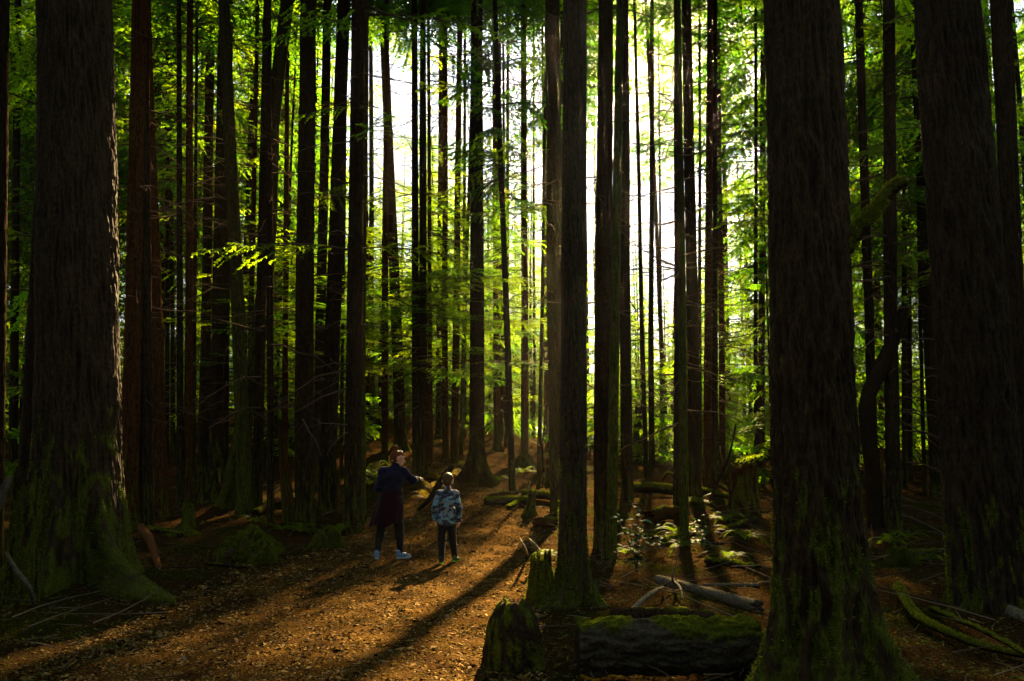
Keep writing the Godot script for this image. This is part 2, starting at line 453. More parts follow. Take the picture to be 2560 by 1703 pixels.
func foliage_kit() -> void:
	var r := RandomNumberGenerator.new(); r.seed = 77
	var big := []; var small := []; var fine := []
	for i in 6: big.append(bough(2.6, 0.135, 0.078, 0.22, r))
	for i in 6: small.append(bough(1.5, 0.13, 0.055, 0.26, r))
	for i in 6: fine.append(bough(2.2, 0.078, 0.042, 0.20, r, 0.05))
	kit.tall = []; kit.young = []; kit.low = []; kit.dead = []
	for k in 5:   # crowns of tall trees: 15 m of whorled boughs
		var pl := []
		var y := 0.0
		var H := 15.0
		while y < H:
			var t := y / H
			var L := lerpf(1.25, 0.25, t) * r.randf_range(0.7, 1.15) * (0.6 + 0.4 * smoothstep(0.0, 0.15, t))
			var tf := Transform3D(Basis(Vector3.UP, r.randf() * TAU) * Basis(Vector3(0, 0, 1), r.randf_range(-0.25, 0.12)) * Basis(Vector3(1, 0, 0), r.randf_range(-0.3, 0.3)) * Basis.from_scale(Vector3.ONE * L), Vector3(0, y, 0))
			pl.append([r.randi() % 6, tf])
			y += r.randf_range(0.11, 0.27)
		kit.tall.append(crown_of(big, pl, Color(0.062, 0.145, 0.024), 0.25, r))
	for k in 5:   # young hemlocks: 9 m, clothed to the ground
		var pl := []
		var y := 0.3
		var H := 9.0
		while y < H:
			var t := y / H
			var L := lerpf(1.55, 0.15, pow(t, 0.8)) * r.randf_range(0.6, 1.15)
			var tf := Transform3D(Basis(Vector3.UP, r.randf() * TAU) * Basis(Vector3(0, 0, 1), r.randf_range(-0.2, 0.25)) * Basis(Vector3(1, 0, 0), r.randf_range(-0.7, 0.7)) * Basis.from_scale(Vector3.ONE * L), Vector3(0, y, 0))
			pl.append([r.randi() % 6, tf])
			y += r.randf_range(0.11, 0.22)
		kit.young.append(crown_of(small, pl, Color(0.115, 0.205, 0.018), 0.3, r))
	kit.sapling = []
	for k in 4:   # taller young hemlocks: 16 m, the same small leaves
		var pl := []
		var y := 0.6
		var H := 16.0
		while y < H:
			var t := y / H
			var L := lerpf(1.05, 0.12, pow(t, 0.85)) * r.randf_range(0.55, 1.15)
			var tf := Transform3D(Basis(Vector3.UP, r.randf() * TAU) * Basis(Vector3(0, 0, 1), r.randf_range(-0.25, 0.2)) * Basis(Vector3(1, 0, 0), r.randf_range(-0.7, 0.7)) * Basis.from_scale(Vector3.ONE * L), Vector3(0, y, 0))
			pl.append([r.randi() % 6, tf, r.randf() < 0.012])
			y += r.randf_range(0.055, 0.12)
		kit.sapling.append(crown_of(fine, pl, Color(0.105, 0.195, 0.018), 0.3, r))
	for k in 5:   # sparse lower boughs for the tall trees, 5 to 15 m up
		var pl := []
		for i in 15 + k * 3:
			var y := r.randf_range(4.2, 15.0)
			var L := r.randf_range(0.5, 1.25)
			var tf := Transform3D(Basis(Vector3.UP, r.randf() * TAU) * Basis(Vector3(0, 0, 1), r.randf_range(-0.2, 0.2)) * Basis(Vector3(1, 0, 0), r.randf_range(-0.3, 0.3)) * Basis.from_scale(Vector3.ONE * L), Vector3(0, y, 0))
			pl.append([r.randi() % 6, tf, false])
		kit.low.append(crown_of(fine, pl, Color(0.110, 0.190, 0.016), 0.3, r))
	for k in 5:   # dead twigs on the bare lower trunk
		var v := PackedVector3Array(); var idx := PackedInt32Array(); var c := PackedColorArray()
		for i in 46 + 8 * k:
			var y := r.randf_range(1.4, 15.0)
			var az := r.randf() * TAU
			var L := r.randf_range(0.3, 1.7) * (0.5 + 0.5 * r.randf())
			var d := Vector3(cos(az), 0, sin(az))
			var curl := r.randf_range(-0.45, 0.35)
			var pts := PackedVector3Array(); var rad := PackedFloat32Array()
			var wob := Vector3(r.randf_range(-1, 1), 0, r.randf_range(-1, 1)) * 0.12
			for s in 5:
				var t := s / 4.0
				pts.append(Vector3(0, y, 0) + d * (0.04 + L * t) + Vector3(0, L * (r.randf_range(-0.04, 0.04) + curl * t * t - 0.05 * t), 0) + wob * L * t * t)
				rad.append(lerpf(0.014, 0.0045, t) * (0.6 + 0.5 * L))
			var tone := Color(0.055, 0.042, 0.03)
			tube_into(v, idx, c, pts, rad, 4, tone)
			for s in range(1, 4):
				if r.randf() < 0.7:
					var dd := (d.rotated(Vector3.UP, r.randf_range(-1.2, 1.2)) + Vector3(0, r.randf_range(-0.5, 0.3), 0)).normalized()
					var l2 := L * r.randf_range(0.15, 0.45)
					tube_into(v, idx, c, PackedVector3Array([pts[s], pts[s] + dd * l2 * 0.5, pts[s] + dd * l2 + Vector3(0, -0.1 * l2, 0)]), PackedFloat32Array([0.006, 0.004, 0.002]), 3, tone)
		kit.dead.append(arrays(v, normals_of(v, idx), c, idx))

func tone_of(k: String) -> Color:
	return {"b": BROWN, "r": RED, "g": GREY, "d": DARK, "m": MOSSBARK}[k]

func row_heights(fine: float, hf: float, mid: float, hm: float, H: float) -> PackedFloat32Array:
	var a := PackedFloat32Array([-0.25])
	var h := -0.05
	while h < hf:
		a.append(h); h += fine
	while h < hm:
		a.append(h); h += mid
	while h < H:
		a.append(h); h += 2.5
	a.append(H)
	return a

func add_crown(t: Node3D, which: int, at: Vector3, turn: float, s: Vector3, kind: String) -> void:
	var k: Array = kit[kind][which % kit[kind].size()]
	var names := {"tall": ["crown", "limbs"], "young": ["crown", "limbs"], "sapling": ["crown", "limbs"], "low": ["lower_boughs", "lower_limbs"]}
	var c := part(names[kind][0], k[0], M.leaf, t, true)
	c.transform = Transform3D(Basis(Vector3.UP, turn).scaled(s), at)
	var w := part(names[kind][1], k[1], M.twig, t, true)
	w.transform = c.transform

func roots_for(r0: float, fl: float, r: RandomNumberGenerator, n: int) -> Array:
	var out := []
	var a := r.randf() * TAU
	for i in n:
		a += TAU / n * r.randf_range(0.75, 1.25)
		out.append([fposmod(a, TAU), fl * r0 * r.randf_range(0.5, 1.3), r.randf_range(0.10, 0.3) * (0.6 + 1.5 * r0), r.randf_range(0.28, 0.5)])
	return out

func mapped_trees() -> void:
	var r := RandomNumberGenerator.new(); r.seed = 41
	for i in TREES.size():
		var q: Array = TREES[i]
		var x: float = q[0]; var z: float = q[1]; var lean: float = q[2]; var r0: float = q[3]; var fl: float = q[4]
		var opt: String = q[6]
		var d := -z
		var H := r.randf_range(28.0, 34.0) if r0 > 0.08 else r.randf_range(17.0, 24.0)
		var t := thing("conifer_tree", q[7], "tree", on_ground(x, z), 0.0, "conifers standing along the path")
		var tone := tone_of(q[5])
		var moss := 0.35 if q[5] == "m" else 0.12
		var rows: PackedFloat32Array; var segs := 14; var amp := 0.0; var kx := 9.0; var ky := 1.6
		var roots := roots_for(r0, fl, r, 5)
		if opt == "hero_left":
			rows = row_heights(0.028, 7.6, 0.4, 14.0, H); segs = 230; amp = 0.034; kx = 13.0; ky = 1.6; moss = 0.46; tone = Color(0.042, 0.029, 0.016)
			roots = [[0.72, 1.75, 0.36, 0.15], [0.42, 0.55, 0.40, 0.2], [1.55, 0.42, 0.5, 0.25], [2.5, 0.5, 0.4, 0.3], [3.6, 0.4, 0.35, 0.3], [5.0, 0.5, 0.3, 0.3], [5.9, 0.3, 0.5, 0.25]]
		elif opt == "hero_right":
			rows = row_heights(0.022, 4.2, 0.3, 14.0, H); segs = 210; amp = 0.032; kx = 14.0; ky = 2.0; moss = 0.36
			roots = [[0.55, 0.50, 0.42, 0.32], [1.6, 0.30, 0.45, 0.4], [2.7, 0.42, 0.35, 0.4], [4.2, 0.3, 0.3, 0.4], [5.6, 0.25, 0.4, 0.3]]
		elif opt == "hero_edge":
			rows = row_heights(0.035, 6.4, 0.4, 14.0, H); segs = 190; amp = 0.036; kx = 12.0; ky = 1.8; moss = 0.1
		elif opt == "hero_centre":
			rows = row_heights(0.028, 6.4, 0.4, 14.0, H); segs = 120; amp = 0.009; kx = 22.0; ky = 2.6; moss = 0.3; tone = Color(0.050, 0.037, 0.023)
			roots = [[0.5, 0.28, 0.20, 0.4], [1.7, 0.14, 0.25, 0.5], [2.6, 0.30, 0.22, 0.45], [4.0, 0.15, 0.2, 0.4], [5.2, 0.2, 0.2, 0.4]]
		elif d < 19.5:
			rows = row_heights(0.10, 8.2, 0.5, 14.0, H); segs = 44; amp = 0.011 + 0.03 * r0; kx = 18.0; ky = 2.2
		else:
			rows = row_heights(0.22, 9.0, 0.8, 15.0, H); segs = 22; amp = 0.006 + 0.02 * r0; kx = 14.0; ky = 2.0
		if fl > 1.2:
			roots = [[0.5, 0.55, 0.34, 0.3], [1.5, 0.3, 0.4, 0.3], [2.6, 0.62, 0.32, 0.3], [3.9, 0.4, 0.3, 0.3], [5.3, 0.4, 0.3, 0.3]]
		var bow := 0.25 if opt == "lean" else r.randf_range(-0.03, 0.03)
		var bole := part("trunk", trunk_mesh(H, r0, r0 * 0.38, lean, bow, roots, segs, rows, amp, kx, ky, tone, moss, 1.6 if q[5] != "m" else 6.0, float(i) * 3.7), M.bark_near if opt.begins_with("hero") else M.bark, t)
		if opt.begins_with("hero"):
			var tuft := fuzz(bole.mesh, 14000, 0.02, 700 + i)
			if tuft: part("moss_tufts", tuft, M.moss, t, true)
		# crown high above, bare bole below, as in a closed stand
		var cb := r.randf_range(15.5, 18.0) if H > 26.0 else r.randf_range(11.0, 13.0)
		var ln := sun_lane(x, z)
		if d > 22.0 and r.randf() < 0.6 and not in_gap(ln.y):
			cb = clampf(0.488 * (ln.x - 15.5) + 0.7, 6.0, 14.0)
			cb *= r.randf_range(1.0, 1.15)
		cb = maxf(cb, minf(slot(ln).y, 20.0))
		var s := (H - cb) / 15.0
		var wide := 1.0 if H > 26.0 else 0.7
		add_crown(t, r.randi(), Vector3(lean * cb, cb, 0), r.randf() * TAU, Vector3(wide, s, wide), "tall")
		var sl := slot(ln)
		if in_gap(ln.y): pass
		elif sl.y > 0.0:
			if d > 21.0 and r0 > 0.05:   # boughs only where they leave the sun's way free
				var lo := lerpf(sl.x, sl.y, 0.85 + 0.15 * r.randf()) if ln.y > -3.8 else 2.5
				var hi := sl.y + 8.0 if ln.y > -3.8 else sl.x - 0.8
				if hi - lo > 2.0:
					var k := (hi - lo) / 10.8
					add_crown(t, r.randi(), Vector3(0, lo - 4.2 * k, 0), r.randf() * TAU, Vector3(1, k, 1), "low")
				if d > 25.0 and absf(ln.y + 7.0) > 1.6 and absf(ln.y + 3.6) > 1.3 and r.randf() < 0.75: add_crown(t, r.randi(), Vector3(0, r.randf_range(-1.0, 2.0), 0), r.randf() * TAU, Vector3(1, 1, 1), "low")
		elif d > 17.5 and r.randf() < 0.8: add_crown(t, r.randi(), Vector3(0, r.randf_range(-1.5, 1.0), 0), r.randf() * TAU, Vector3(1.1, 1, 1.1), "low")
		if opt.contains("bough"): add_crown(t, r.randi(), Vector3(0, -0.5, 0), r.randf() * TAU, Vector3(1, 1, 1), "low")
		if d > 15.0 and r0 > 0.05 and not opt.begins_with("hero"):
			var o := part("dead_twigs", kit.dead[r.randi() % 5], M.twig, t, true)
			o.transform = Transform3D(Basis(Vector3.UP, r.randf() * TAU), Vector3(lean * 6.0, 0.3, 0))
			if opt.contains("twig"):
				o = part("dead_twigs", kit.dead[r.randi() % 5], M.twig, t, true)
				o.transform = Transform3D(Basis(Vector3.UP, r.randf() * TAU), Vector3(lean * 6.0, -0.6, 0))
		if opt == "hero_right": mossy_limb(t, lean)

func mossy_limb(t: Node3D, lean: float) -> void:
	var v := PackedVector3Array(); var idx := PackedInt32Array(); var c := PackedColorArray()
	var pts := PackedVector3Array(); var rad := PackedFloat32Array()
	for i in LIMB.size():
		pts.append(LIMB[i][0]); rad.append(LIMB[i][1])
	var sm := PackedVector3Array(); var sr := PackedFloat32Array()
	for i in pts.size() - 1:
		for k in 6:
			var f := k / 6.0
			sm.append(pts[i].cubic_interpolate(pts[i + 1], pts[maxi(i - 1, 0)], pts[mini(i + 2, pts.size() - 1)], f)); sr.append(lerpf(rad[i], rad[i + 1], f) * (1.0 + 0.15 * sin(k * 2.1 + i)))
	sm.append(pts[-1]); sr.append(rad[-1] * 0.5)
	tube_into(v, idx, c, sm, sr, 14, MOSS * 0.9, true)
	var nn := normals_of(v, idx)
	for i in v.size():
		var g := 1.0 if nn[i].y + 0.8 * n_patch.get_noise_3dv(v[i] * 4.0) > -0.35 else 0.0
		c[i] = DARK.lerp(MOSS, g)
		v[i] += nn[i] * 0.012 * n_patch.get_noise_3dv(v[i] * 9.0)
	var m := arrays(v, nn, c, idx)
	var o := part("broken_limb", m, M.log, t)
	o.set_meta("label", "mossy broken limb jutting up to the right")
	part("moss_tufts", fuzz(m, 5200, 0.020, 8), M.moss, o, true)

# The stand opens towards the low sun in one gap
func in_gap(across: float) -> bool:
	return across > -2.7 and across < 2.0

# heights, at a place in the stand, that the low sun crosses on its way to the walkers and to the massive left trunk
func slot(ln: Vector2) -> Vector2:
	if absf(ln.y + 7.0) < 3.2 and ln.x > 13.0:
		var lo := 0.488 * (ln.x - 12.0) + 1.2
		return Vector2(lo, lo + 5.2)
	if absf(ln.y + 3.6) < 2.3 and ln.x > 17.0: return Vector2(0.488 * (ln.x - 17.0), 0.488 * (ln.x - 12.0) + 1.2)
	return Vector2(1e6, -1e6)

# which standing trunk a farther tree is seen next to, for its label
func seen_beside(x: float, z: float) -> String:
	var best := 1e6; var out := ""
	for q: Array in TREES:
		if (q[1] as float) < z: continue
		var da: float = x / -z - q[0] / -(q[1] as float)
		if absf(da) < best:
			best = absf(da); out = ("just right of the " if da > 0.0 else "just left of the ") + q[8]
	return out

func sun_lane(x: float, z: float) -> Vector2:
	# along and across the low sun's direction on the ground
	var f := Vector2(sun_to.x, sun_to.z).normalized()
	return Vector2(x * f.x + z * f.y, -x * f.y + z * f.x)

func background_trees() -> void:
	var r := RandomNumberGenerator.new(); r.seed = 1234
	# shared trunk shapes
	var boles := []
	for k in 6:
		var tone := [BROWN, RED, BROWN, DARK, RED, DARK][k] as Color
		boles.append(trunk_mesh(31.0, 0.15, 0.05, r.randf_range(-0.012, 0.012), r.randf_range(-0.1, 0.1), roots_for(0.15, 0.5, r, 4), 14, row_heights(0.4, 10.0, 1.0, 16.0, 31.0), 0.008, 12.0, 2.0, tone, 0.1, 1.6, k * 9.1))
	var stem := trunk_mesh(9.0, 0.055, 0.012, 0.0, 0.06, [], 8, row_heights(0.5, 6.0, 0.8, 9.0, 9.0), 0.0, 1, 1, BROWN, 0.0, 1.0, 1.0)
	var taken := []
	for q: Array in TREES: taken.append(Vector2(q[0], q[1]))
	var tries := 0
	var tall := 0
	var half := tan(deg_to_rad(31.0))
	# tall trees farther in
	while tall < 62 and tries < 6000:
		tries += 1
		var d := 25.0 + (17.0 if tall < 26 else 30.0) * r.randf()
		var x := r.randf_range(-1, 1) * half * (d + 3.0)
		var p := Vector2(x, -d)
		var ok := true
		for q: Vector2 in taken:
			if q.distance_to(p) < 1.7: ok = false; break
		if not ok: continue
		var ln := sun_lane(x, -d)
		if in_gap(ln.y) and ln.x > 30.0: continue
		if x > -0.18 * d and x < 0.24 * d: continue
		if tall > 26 and x > -0.22 * d and x < 0.24 * d: continue
		if tall > 26 and x > 0.0 and r.randf() < 0.6: continue
		taken.append(p)
		var side := "left" if x < -0.12 * d else ("middle" if x < 0.12 * d else "right")
		var t := thing("conifer_tree", "slim distant conifer " + seen_beside(x, -d), "tree", on_ground(x, -d), r.randf() * TAU, "distant conifers in the depth of the wood")
		var s := r.randf_range(0.6, 1.25)
		var hs := r.randf_range(0.82, 1.1)
		var b := part("trunk", boles[r.randi() % 6], M.bark, t)
		b.scale = Vector3(s, hs, s)
		var cb := maxf(r.randf_range(4.0, 9.0), minf(slot(ln).y, 24.0))
		add_crown(t, r.randi(), Vector3(0, cb, 0), r.randf() * TAU, Vector3(1, (31.0 * hs - cb) / 15.0, 1), "tall")
		if slot(ln).y < 0.0: add_crown(t, r.randi(), Vector3(0, r.randf_range(-3.0, -0.5), 0), r.randf() * TAU, Vector3(1.1, 1, 1.1), "low")
		var o := part("dead_twigs", kit.dead[r.randi() % 5], M.twig, t, true)
		o.transform = Transform3D(Basis(Vector3.UP, r.randf() * TAU), Vector3.ZERO)
		tall += 1
	# high crowns that shade the near part of the path
	for i in 20:
		var s0 := 32.0 + 1.05 * i
		var ac := [-3.5, -5.6, -7.4, -4.4, -3.9, -6.6, -3.4, -5.0, -8.2, -4.2, -3.6, -6.1, -4.3, -4.7, -7.0, -3.4, -4.5, -5.3, -4.1, -6.4][i] as float
		var f := Vector2(sun_to.x, sun_to.z).normalized()
		var x := f.x * s0 - f.y * ac; var z := f.y * s0 + f.x * ac
		taken.append(Vector2(x, z))
		var t := thing("conifer_tree", "high-crowned distant conifer " + seen_beside(x, z), "tree", on_ground(x, z), r.randf() * TAU, "high-crowned conifers at the centre")
		var b := part("trunk", boles[i % 6], M.bark, t); b.scale = Vector3(0.5, 1, 0.5)
		var cb := clampf(slot(Vector2(s0, ac)).y, 0.488 * (s0 - 12.0), 24.0)
		add_crown(t, i, Vector3(0, cb, 0), r.randf() * TAU, Vector3(0.95, (31.0 - cb) / 15.0, 0.95), "tall")
	# young hemlocks that fill the depth
	var young := 0
	tries = 0
	while young < 235 and tries < 12000:
		tries += 1
		var d := 23.0 + 31.0 * r.randf()
		var x := r.randf_range(-1, 1) * half * (d + 4.0)
		if young >= 150:   # a loose, low edge of the wood that closes the view
			d = r.randf_range(40.0, 64.0)
			x = r.randf_range(-0.26, 0.36) * d
		var p := Vector2(x, -d)
		var ok := true
		for q: Vector2 in taken:
			if q.distance_to(p) < 1.6: ok = false; break
		if not ok: continue
		if absf(x + 0.5) < 4.0 and d < 34.0: continue
		var ln := sun_lane(x, -d)
		var open := in_gap(ln.y)
		var h := r.randf_range(6.0, 21.0)
		if young >= 150: h = r.randf_range(5.0, 13.0)
		if open:
			h = minf(h, 0.40 * (ln.x - 16.0) if ln.y < 0.6 else 12.0)
			if h < 3.0: continue
		h = minf(h, maxf(slot(ln).x, 3.0))
		taken.append(p)
		var side := "left" if x < -0.12 * d else ("middle" if x < 0.12 * d else "right")
		var size := "low" if h < 6.0 else ("small" if h < 9.0 else ("tall" if h > 14.0 else "mid-sized"))
		var t := thing("young_hemlock", size + (" distant" if d > 42.0 else "") + " young hemlock " + seen_beside(x, -d), "tree", on_ground(x, -d), r.randf() * TAU, "young hemlocks filling the depth of the wood")
		var s := h / 9.0
		var b := part("trunk", stem, M.bark, t); b.scale = Vector3(s, s, s)
		var w := pow(s, 0.6)
		if h > 8.5: add_crown(t, r.randi(), Vector3.ZERO, r.randf() * TAU, Vector3(1, 1, 1) * (0.25 + 0.75 * h / 16.0) * Vector3(1, h / 16.0 / (0.25 + 0.75 * h / 16.0), 1), "sapling")
		else: add_crown(t, r.randi(), Vector3.ZERO, r.randf() * TAU, Vector3(w, s, w), "young")
		young += 1
	# taller hemlocks at the far side, below the sun's way
	var far := 0
	tries = 0
	while far < 44 and tries < 3000:
		tries += 1
		var d := r.randf_range(60.0, 80.0)
		var x := r.randf_range(-0.24, 0.06) * d
		var p := Vector2(x, -d)
		var ok := true
		for q: Vector2 in taken:
			if q.distance_to(p) < 2.2: ok = false; break
		if not ok: continue
		taken.append(p)
		var ln := sun_lane(x, -d)
		var h := minf(0.44 * (ln.x - 16.0), 24.0) * r.randf_range(0.75, 1.0)
		var t := thing("young_hemlock", "far tall hemlock " + seen_beside(x, -d), "tree", on_ground(x, -d), r.randf() * TAU, "far hemlocks at the centre")
		var b := part("trunk", stem, M.bark, t); b.scale = Vector3(2, h / 9.0, 2)
		add_crown(t, r.randi(), Vector3(0, 1, 0), r.randf() * TAU, Vector3(1.5, h / 16.0, 1.5), "sapling")
		far += 1
	r.seed = 555
	# the stand goes on around and behind the viewer and shades the path
	var around := 0
	tries = 0
	while around < 110 and tries < 9000:
		tries += 1
		var a := r.randf() * TAU
		var d := r.randf_range(5.0, 46.0)
		var x := sin(a) * d; var z := -cos(a) * d
		if z < 0.0 and absf(x) < -z * 0.62 + 1.6: continue
		if Vector2(x, z).length() < 4.0: continue
		var p := Vector2(x, z)
		var ok := true
		for q: Vector2 in taken:
			if q.distance_to(p) < 2.2: ok = false; break
		if not ok: continue
		taken.append(p)
		var t := thing("conifer_tree", "tall dark conifer of the stand around the viewer, outside the picture", "tree", on_ground(x, z), r.randf() * TAU, "conifers outside the picture")
		var s := r.randf_range(1.0, 2.4)
		var b := part("trunk", boles[r.randi() % 6], M.bark, t); b.scale = Vector3(s, 1, s)
		var cb := r.randf_range(7.0, 12.0)
		add_crown(t, r.randi(), Vector3(0, cb, 0), r.randf() * TAU, Vector3(1.3, (31.0 - cb) / 15.0, 1.3), "tall")
		around += 1
	var back := 0
	tries = 0
	while back < 70 and tries < 9000:
		tries += 1
		var a := r.randf() * TAU
		var d := r.randf_range(7.0, 34.0)
		var x := sin(a) * d; var z := -cos(a) * d
		if absf(x) < maxf(-z, 0.0) * 0.66 + 4.4 and z < 5.0: continue
		var p := Vector2(x, z)
		var ok := true
		for q: Vector2 in taken:
			if q.distance_to(p) < 1.8: ok = false; break
		if not ok: continue
		taken.append(p)
		var t := thing("young_hemlock", "young dark hemlock of the stand around the viewer, outside the picture", "tree", on_ground(x, z), r.randf() * TAU, "young hemlocks outside the picture")
		var s := r.randf_range(0.8, 1.4)
		var b := part("trunk", stem, M.bark, t); b.scale = Vector3(s, s, s)
		add_crown(t, r.randi(), Vector3.ZERO, r.randf() * TAU, Vector3(s * 1.2, s, s * 1.2), "young")
		back += 1
	# the far wood, which reads as one mass
	for k in 3:
		var mm := MultiMesh.new(); mm.transform_format = MultiMesh.TRANSFORM_3D
		mm.mesh = kit.young[k][0]
		var where := []
		for i in 90:
			var d := r.randf_range(72.0, 130.0)
			var a := deg_to_rad(r.randf_range(-36.0, 36.0))
			var x := sin(a) * d; var z := -cos(a) * d
			var s := r.randf_range(0.5, 0.95)
			var ln := sun_lane(x, z)
			if absf(ln.y + 3.0) > 14.0: s *= 1.5
			where.append(Transform3D(Basis(Vector3.UP, r.randf() * TAU).scaled(Vector3(s * 1.3, s, s * 1.3)), on_ground(x, z)))
		mm.instance_count = where.size()
		for i in where.size(): mm.set_instance_transform(i, where[i])
		var o := MultiMeshInstance3D.new(); o.name = numbered("far_wood"); o.multimesh = mm; o.material_override = M.leaf
		add_child(o)
		tag(o, ["far green wood closing the view behind the trunks", "far green wood seen between the distant trunks", "far wood of small conifers along the horizon"][k], "wood", "far wood behind the trunks", "stuff")

# ---------------------------------------------------------------- logs, stumps
func logs_and_stumps() -> void:
	for i in LOGS.size():
		var q: Array = LOGS[i]
		# name, label, a, b, r0, r1, tone, moss, amp, sag, jag
		var a: Vector3 = q[2]; var b: Vector3 = q[3]
		var t := thing(q[0], q[1], q[11], a, 0.0, q[12])
		var m := log_mesh(Vector3.ZERO, b - a, q[4], q[5], tone_of(q[6]) * (q[13] as float), q[7], q[8], q[9], 110 if q[4] > 0.17 else (44 if q[4] > 0.12 else 18), i * 5.3, q[10])
		part("bark" if q[4] > 0.06 else "stem", m, M.log, t)
		if q[7] > 0.2:
			var L := a.distance_to(b)
			var f := fuzz(m, int(clampf(L * (q[4] as float) * 30000.0, 300, 16000)), 0.016 if -a.z > 12.0 else 0.009, 50 + i)
			if f: part("moss_tufts", f, M.moss, t, true)
	for i in STUMPS.size():
		var q: Array = STUMPS[i]
		# label, at, r, height, top share, flare, jag, tone, moss, name, lean, brightness
		var r := RandomNumberGenerator.new(); r.seed = 900 + i
		var at: Vector3 = q[1]
		var t := thing(q[9], q[0], "stump", at, 0.0, "stumps and snags in the wood")
		var H: float = q[3]
		var rows := PackedFloat32Array([-0.15])
		var n := clampi(int(H / 0.03), 8, 46)
		for k in n + 1: rows.append(H * k / n)
		var r0: float = q[2]
		var m := trunk_mesh(H, r0, r0 * (q[4] as float), q[10], 0.0, roots_for(r0, q[5], r, 5), 64, rows, (0.05 if q[6] > 0.2 else 0.022) * r0 + 0.006, 8.0 / maxf(r0 * 4.0, 0.3), 2.0 if q[6] > 0.2 else 7.0, tone_of(q[7]) * (q[11] as float), q[8], 3.0, 70.0 + i * 7.0, q[6], true)
		part("stump_wood", m, M.log, t)
		if q[8] > 0.2:
			var f := fuzz(m, int(clampf(r0 * H * 60000.0, 600, 14000)), 0.016, 80 + i)
			if f: part("moss_tufts", f, M.moss, t, true)
	# mossy mounds
	for i in MOUNDS.size():
		var q: Array = MOUNDS[i]
		# label, centre x, z, radius x, radius z, height
		var t := thing("mossy_mound", q[0], "mound", on_ground(q[1], q[2]), 0.0, "mossy mounds beside the path")
		var v := PackedVector3Array(); var c := PackedColorArray(); var idx := PackedInt32Array()
		var nr := 26; var ns := 60
		for k in nr:
			var f := k / float(nr - 1)
			for j in ns:
				var a := TAU * j / ns
				var rr := f * (1.0 + 0.22 * n_patch.get_noise_2d(cos(a) * 1.2 + i * 9.0, sin(a) * 1.2))
				var x: float = cos(a) * rr * q[3]; var z: float = sin(a) * rr * q[4]
				var up: float = q[5] * pow(cos(minf(f, 1.0) * PI * 0.5), 0.8)
				up += (1.0 - f * f) * (0.24 * n_patch.get_noise_2d(x * 2.6 + i * 5.0, z * 2.6) + 0.07 * n_patch.get_noise_2d(x * 8.0, z * 8.0))
				var gy := terrain(q[1] + x, q[2] + z) - t.position.y
				v.append(Vector3(x, gy + maxf(up, 0.0) - (0.10 if k == nr - 1 else 0.0), z))
				var mk := n_patch.get_noise_2d(x * 3.0 - i * 4.0, z * 3.0 + 8.0)
				c.append((MOSS * 0.85).lerp(Color(0.05, 0.032, 0.018), smoothstep(0.12, 0.32, mk)))
		for k in nr - 1:
			for j in ns:
				var a := k * ns + j; var b := k * ns + (j + 1) % ns
				idx.append_array([a, b + ns, b, a, a + ns, b + ns])
		var nn := normals_of(v, idx)
		if nn[ns * 8].y < 0.0:
			for k in range(0, idx.size(), 3):
				var s := idx[k]; idx[k] = idx[k + 1]; idx[k + 1] = s
			nn = normals_of(v, idx)
		var m := arrays(v, nn, c, idx)
		part("mossy_earth", m, M.log, t)
		part("moss_tufts", fuzz(m, 22000, 0.026, 300 + i), M.moss, t, true)
	# bent snag and other curved wood
	for i in BENT.size():
		var q: Array = BENT[i]
		# name, label, category, [[point, radius]...], tone, moss, brightness
		var pts: Array = q[3]
		var o: Vector3 = pts[0][0]
		var t := thing(q[0], q[1], q[2], o, 0.0, q[7])
		var sm := PackedVector3Array(); var sr := PackedFloat32Array()
		for k in pts.size() - 1:
			var p0: Vector3 = pts[maxi(k - 1, 0)][0]; var p1: Vector3 = pts[k][0]; var p2: Vector3 = pts[k + 1][0]; var p3: Vector3 = pts[mini(k + 2, pts.size() - 1)][0]
			for s in 8:
				sm.append(p1.cubic_interpolate(p2, p0, p3, s / 8.0) - o); sr.append(lerpf(pts[k][1], pts[k + 1][1], s / 8.0))
		sm.append((pts[-1][0] as Vector3) - o); sr.append(pts[-1][1])
		var v := PackedVector3Array(); var idx := PackedInt32Array(); var c := PackedColorArray()
		tube_into(v, idx, c, sm, sr, 20 if pts[0][1] > 0.03 else 9, Color.WHITE, true)
		var nn := normals_of(v, idx)
		var tone := tone_of(q[4]) * (q[6] as float)
		for k in v.size():
			var bk := n_ridge.get_noise_3d(v[k].x * 9.0 + i, v[k].y * 2.5, v[k].z * 9.0)
			var mk := nn[k].y - 0.9 + (q[5] as float) + 0.7 * n_patch.get_noise_3dv((v[k] + o) * 1.6)
			var col := tone * (0.95 + 0.4 * bk)
			col = col.lerp(MOSS, smoothstep(0.0, 0.2, mk) if q[5] > 0.0 else 0.0); col.a = 1.0
			c[k] = col
			v[k] += nn[k] * bk * (pts[0][1] as float) * 0.10
		var m := arrays(v, normals_of(v, idx), c, idx)
		part("stem", m, M.log, t)
		if q[5] > 0.3:
			var f := fuzz(m, 2600, 0.016, 400 + i)
			if f: part("moss_tufts", f, M.moss, t, true)

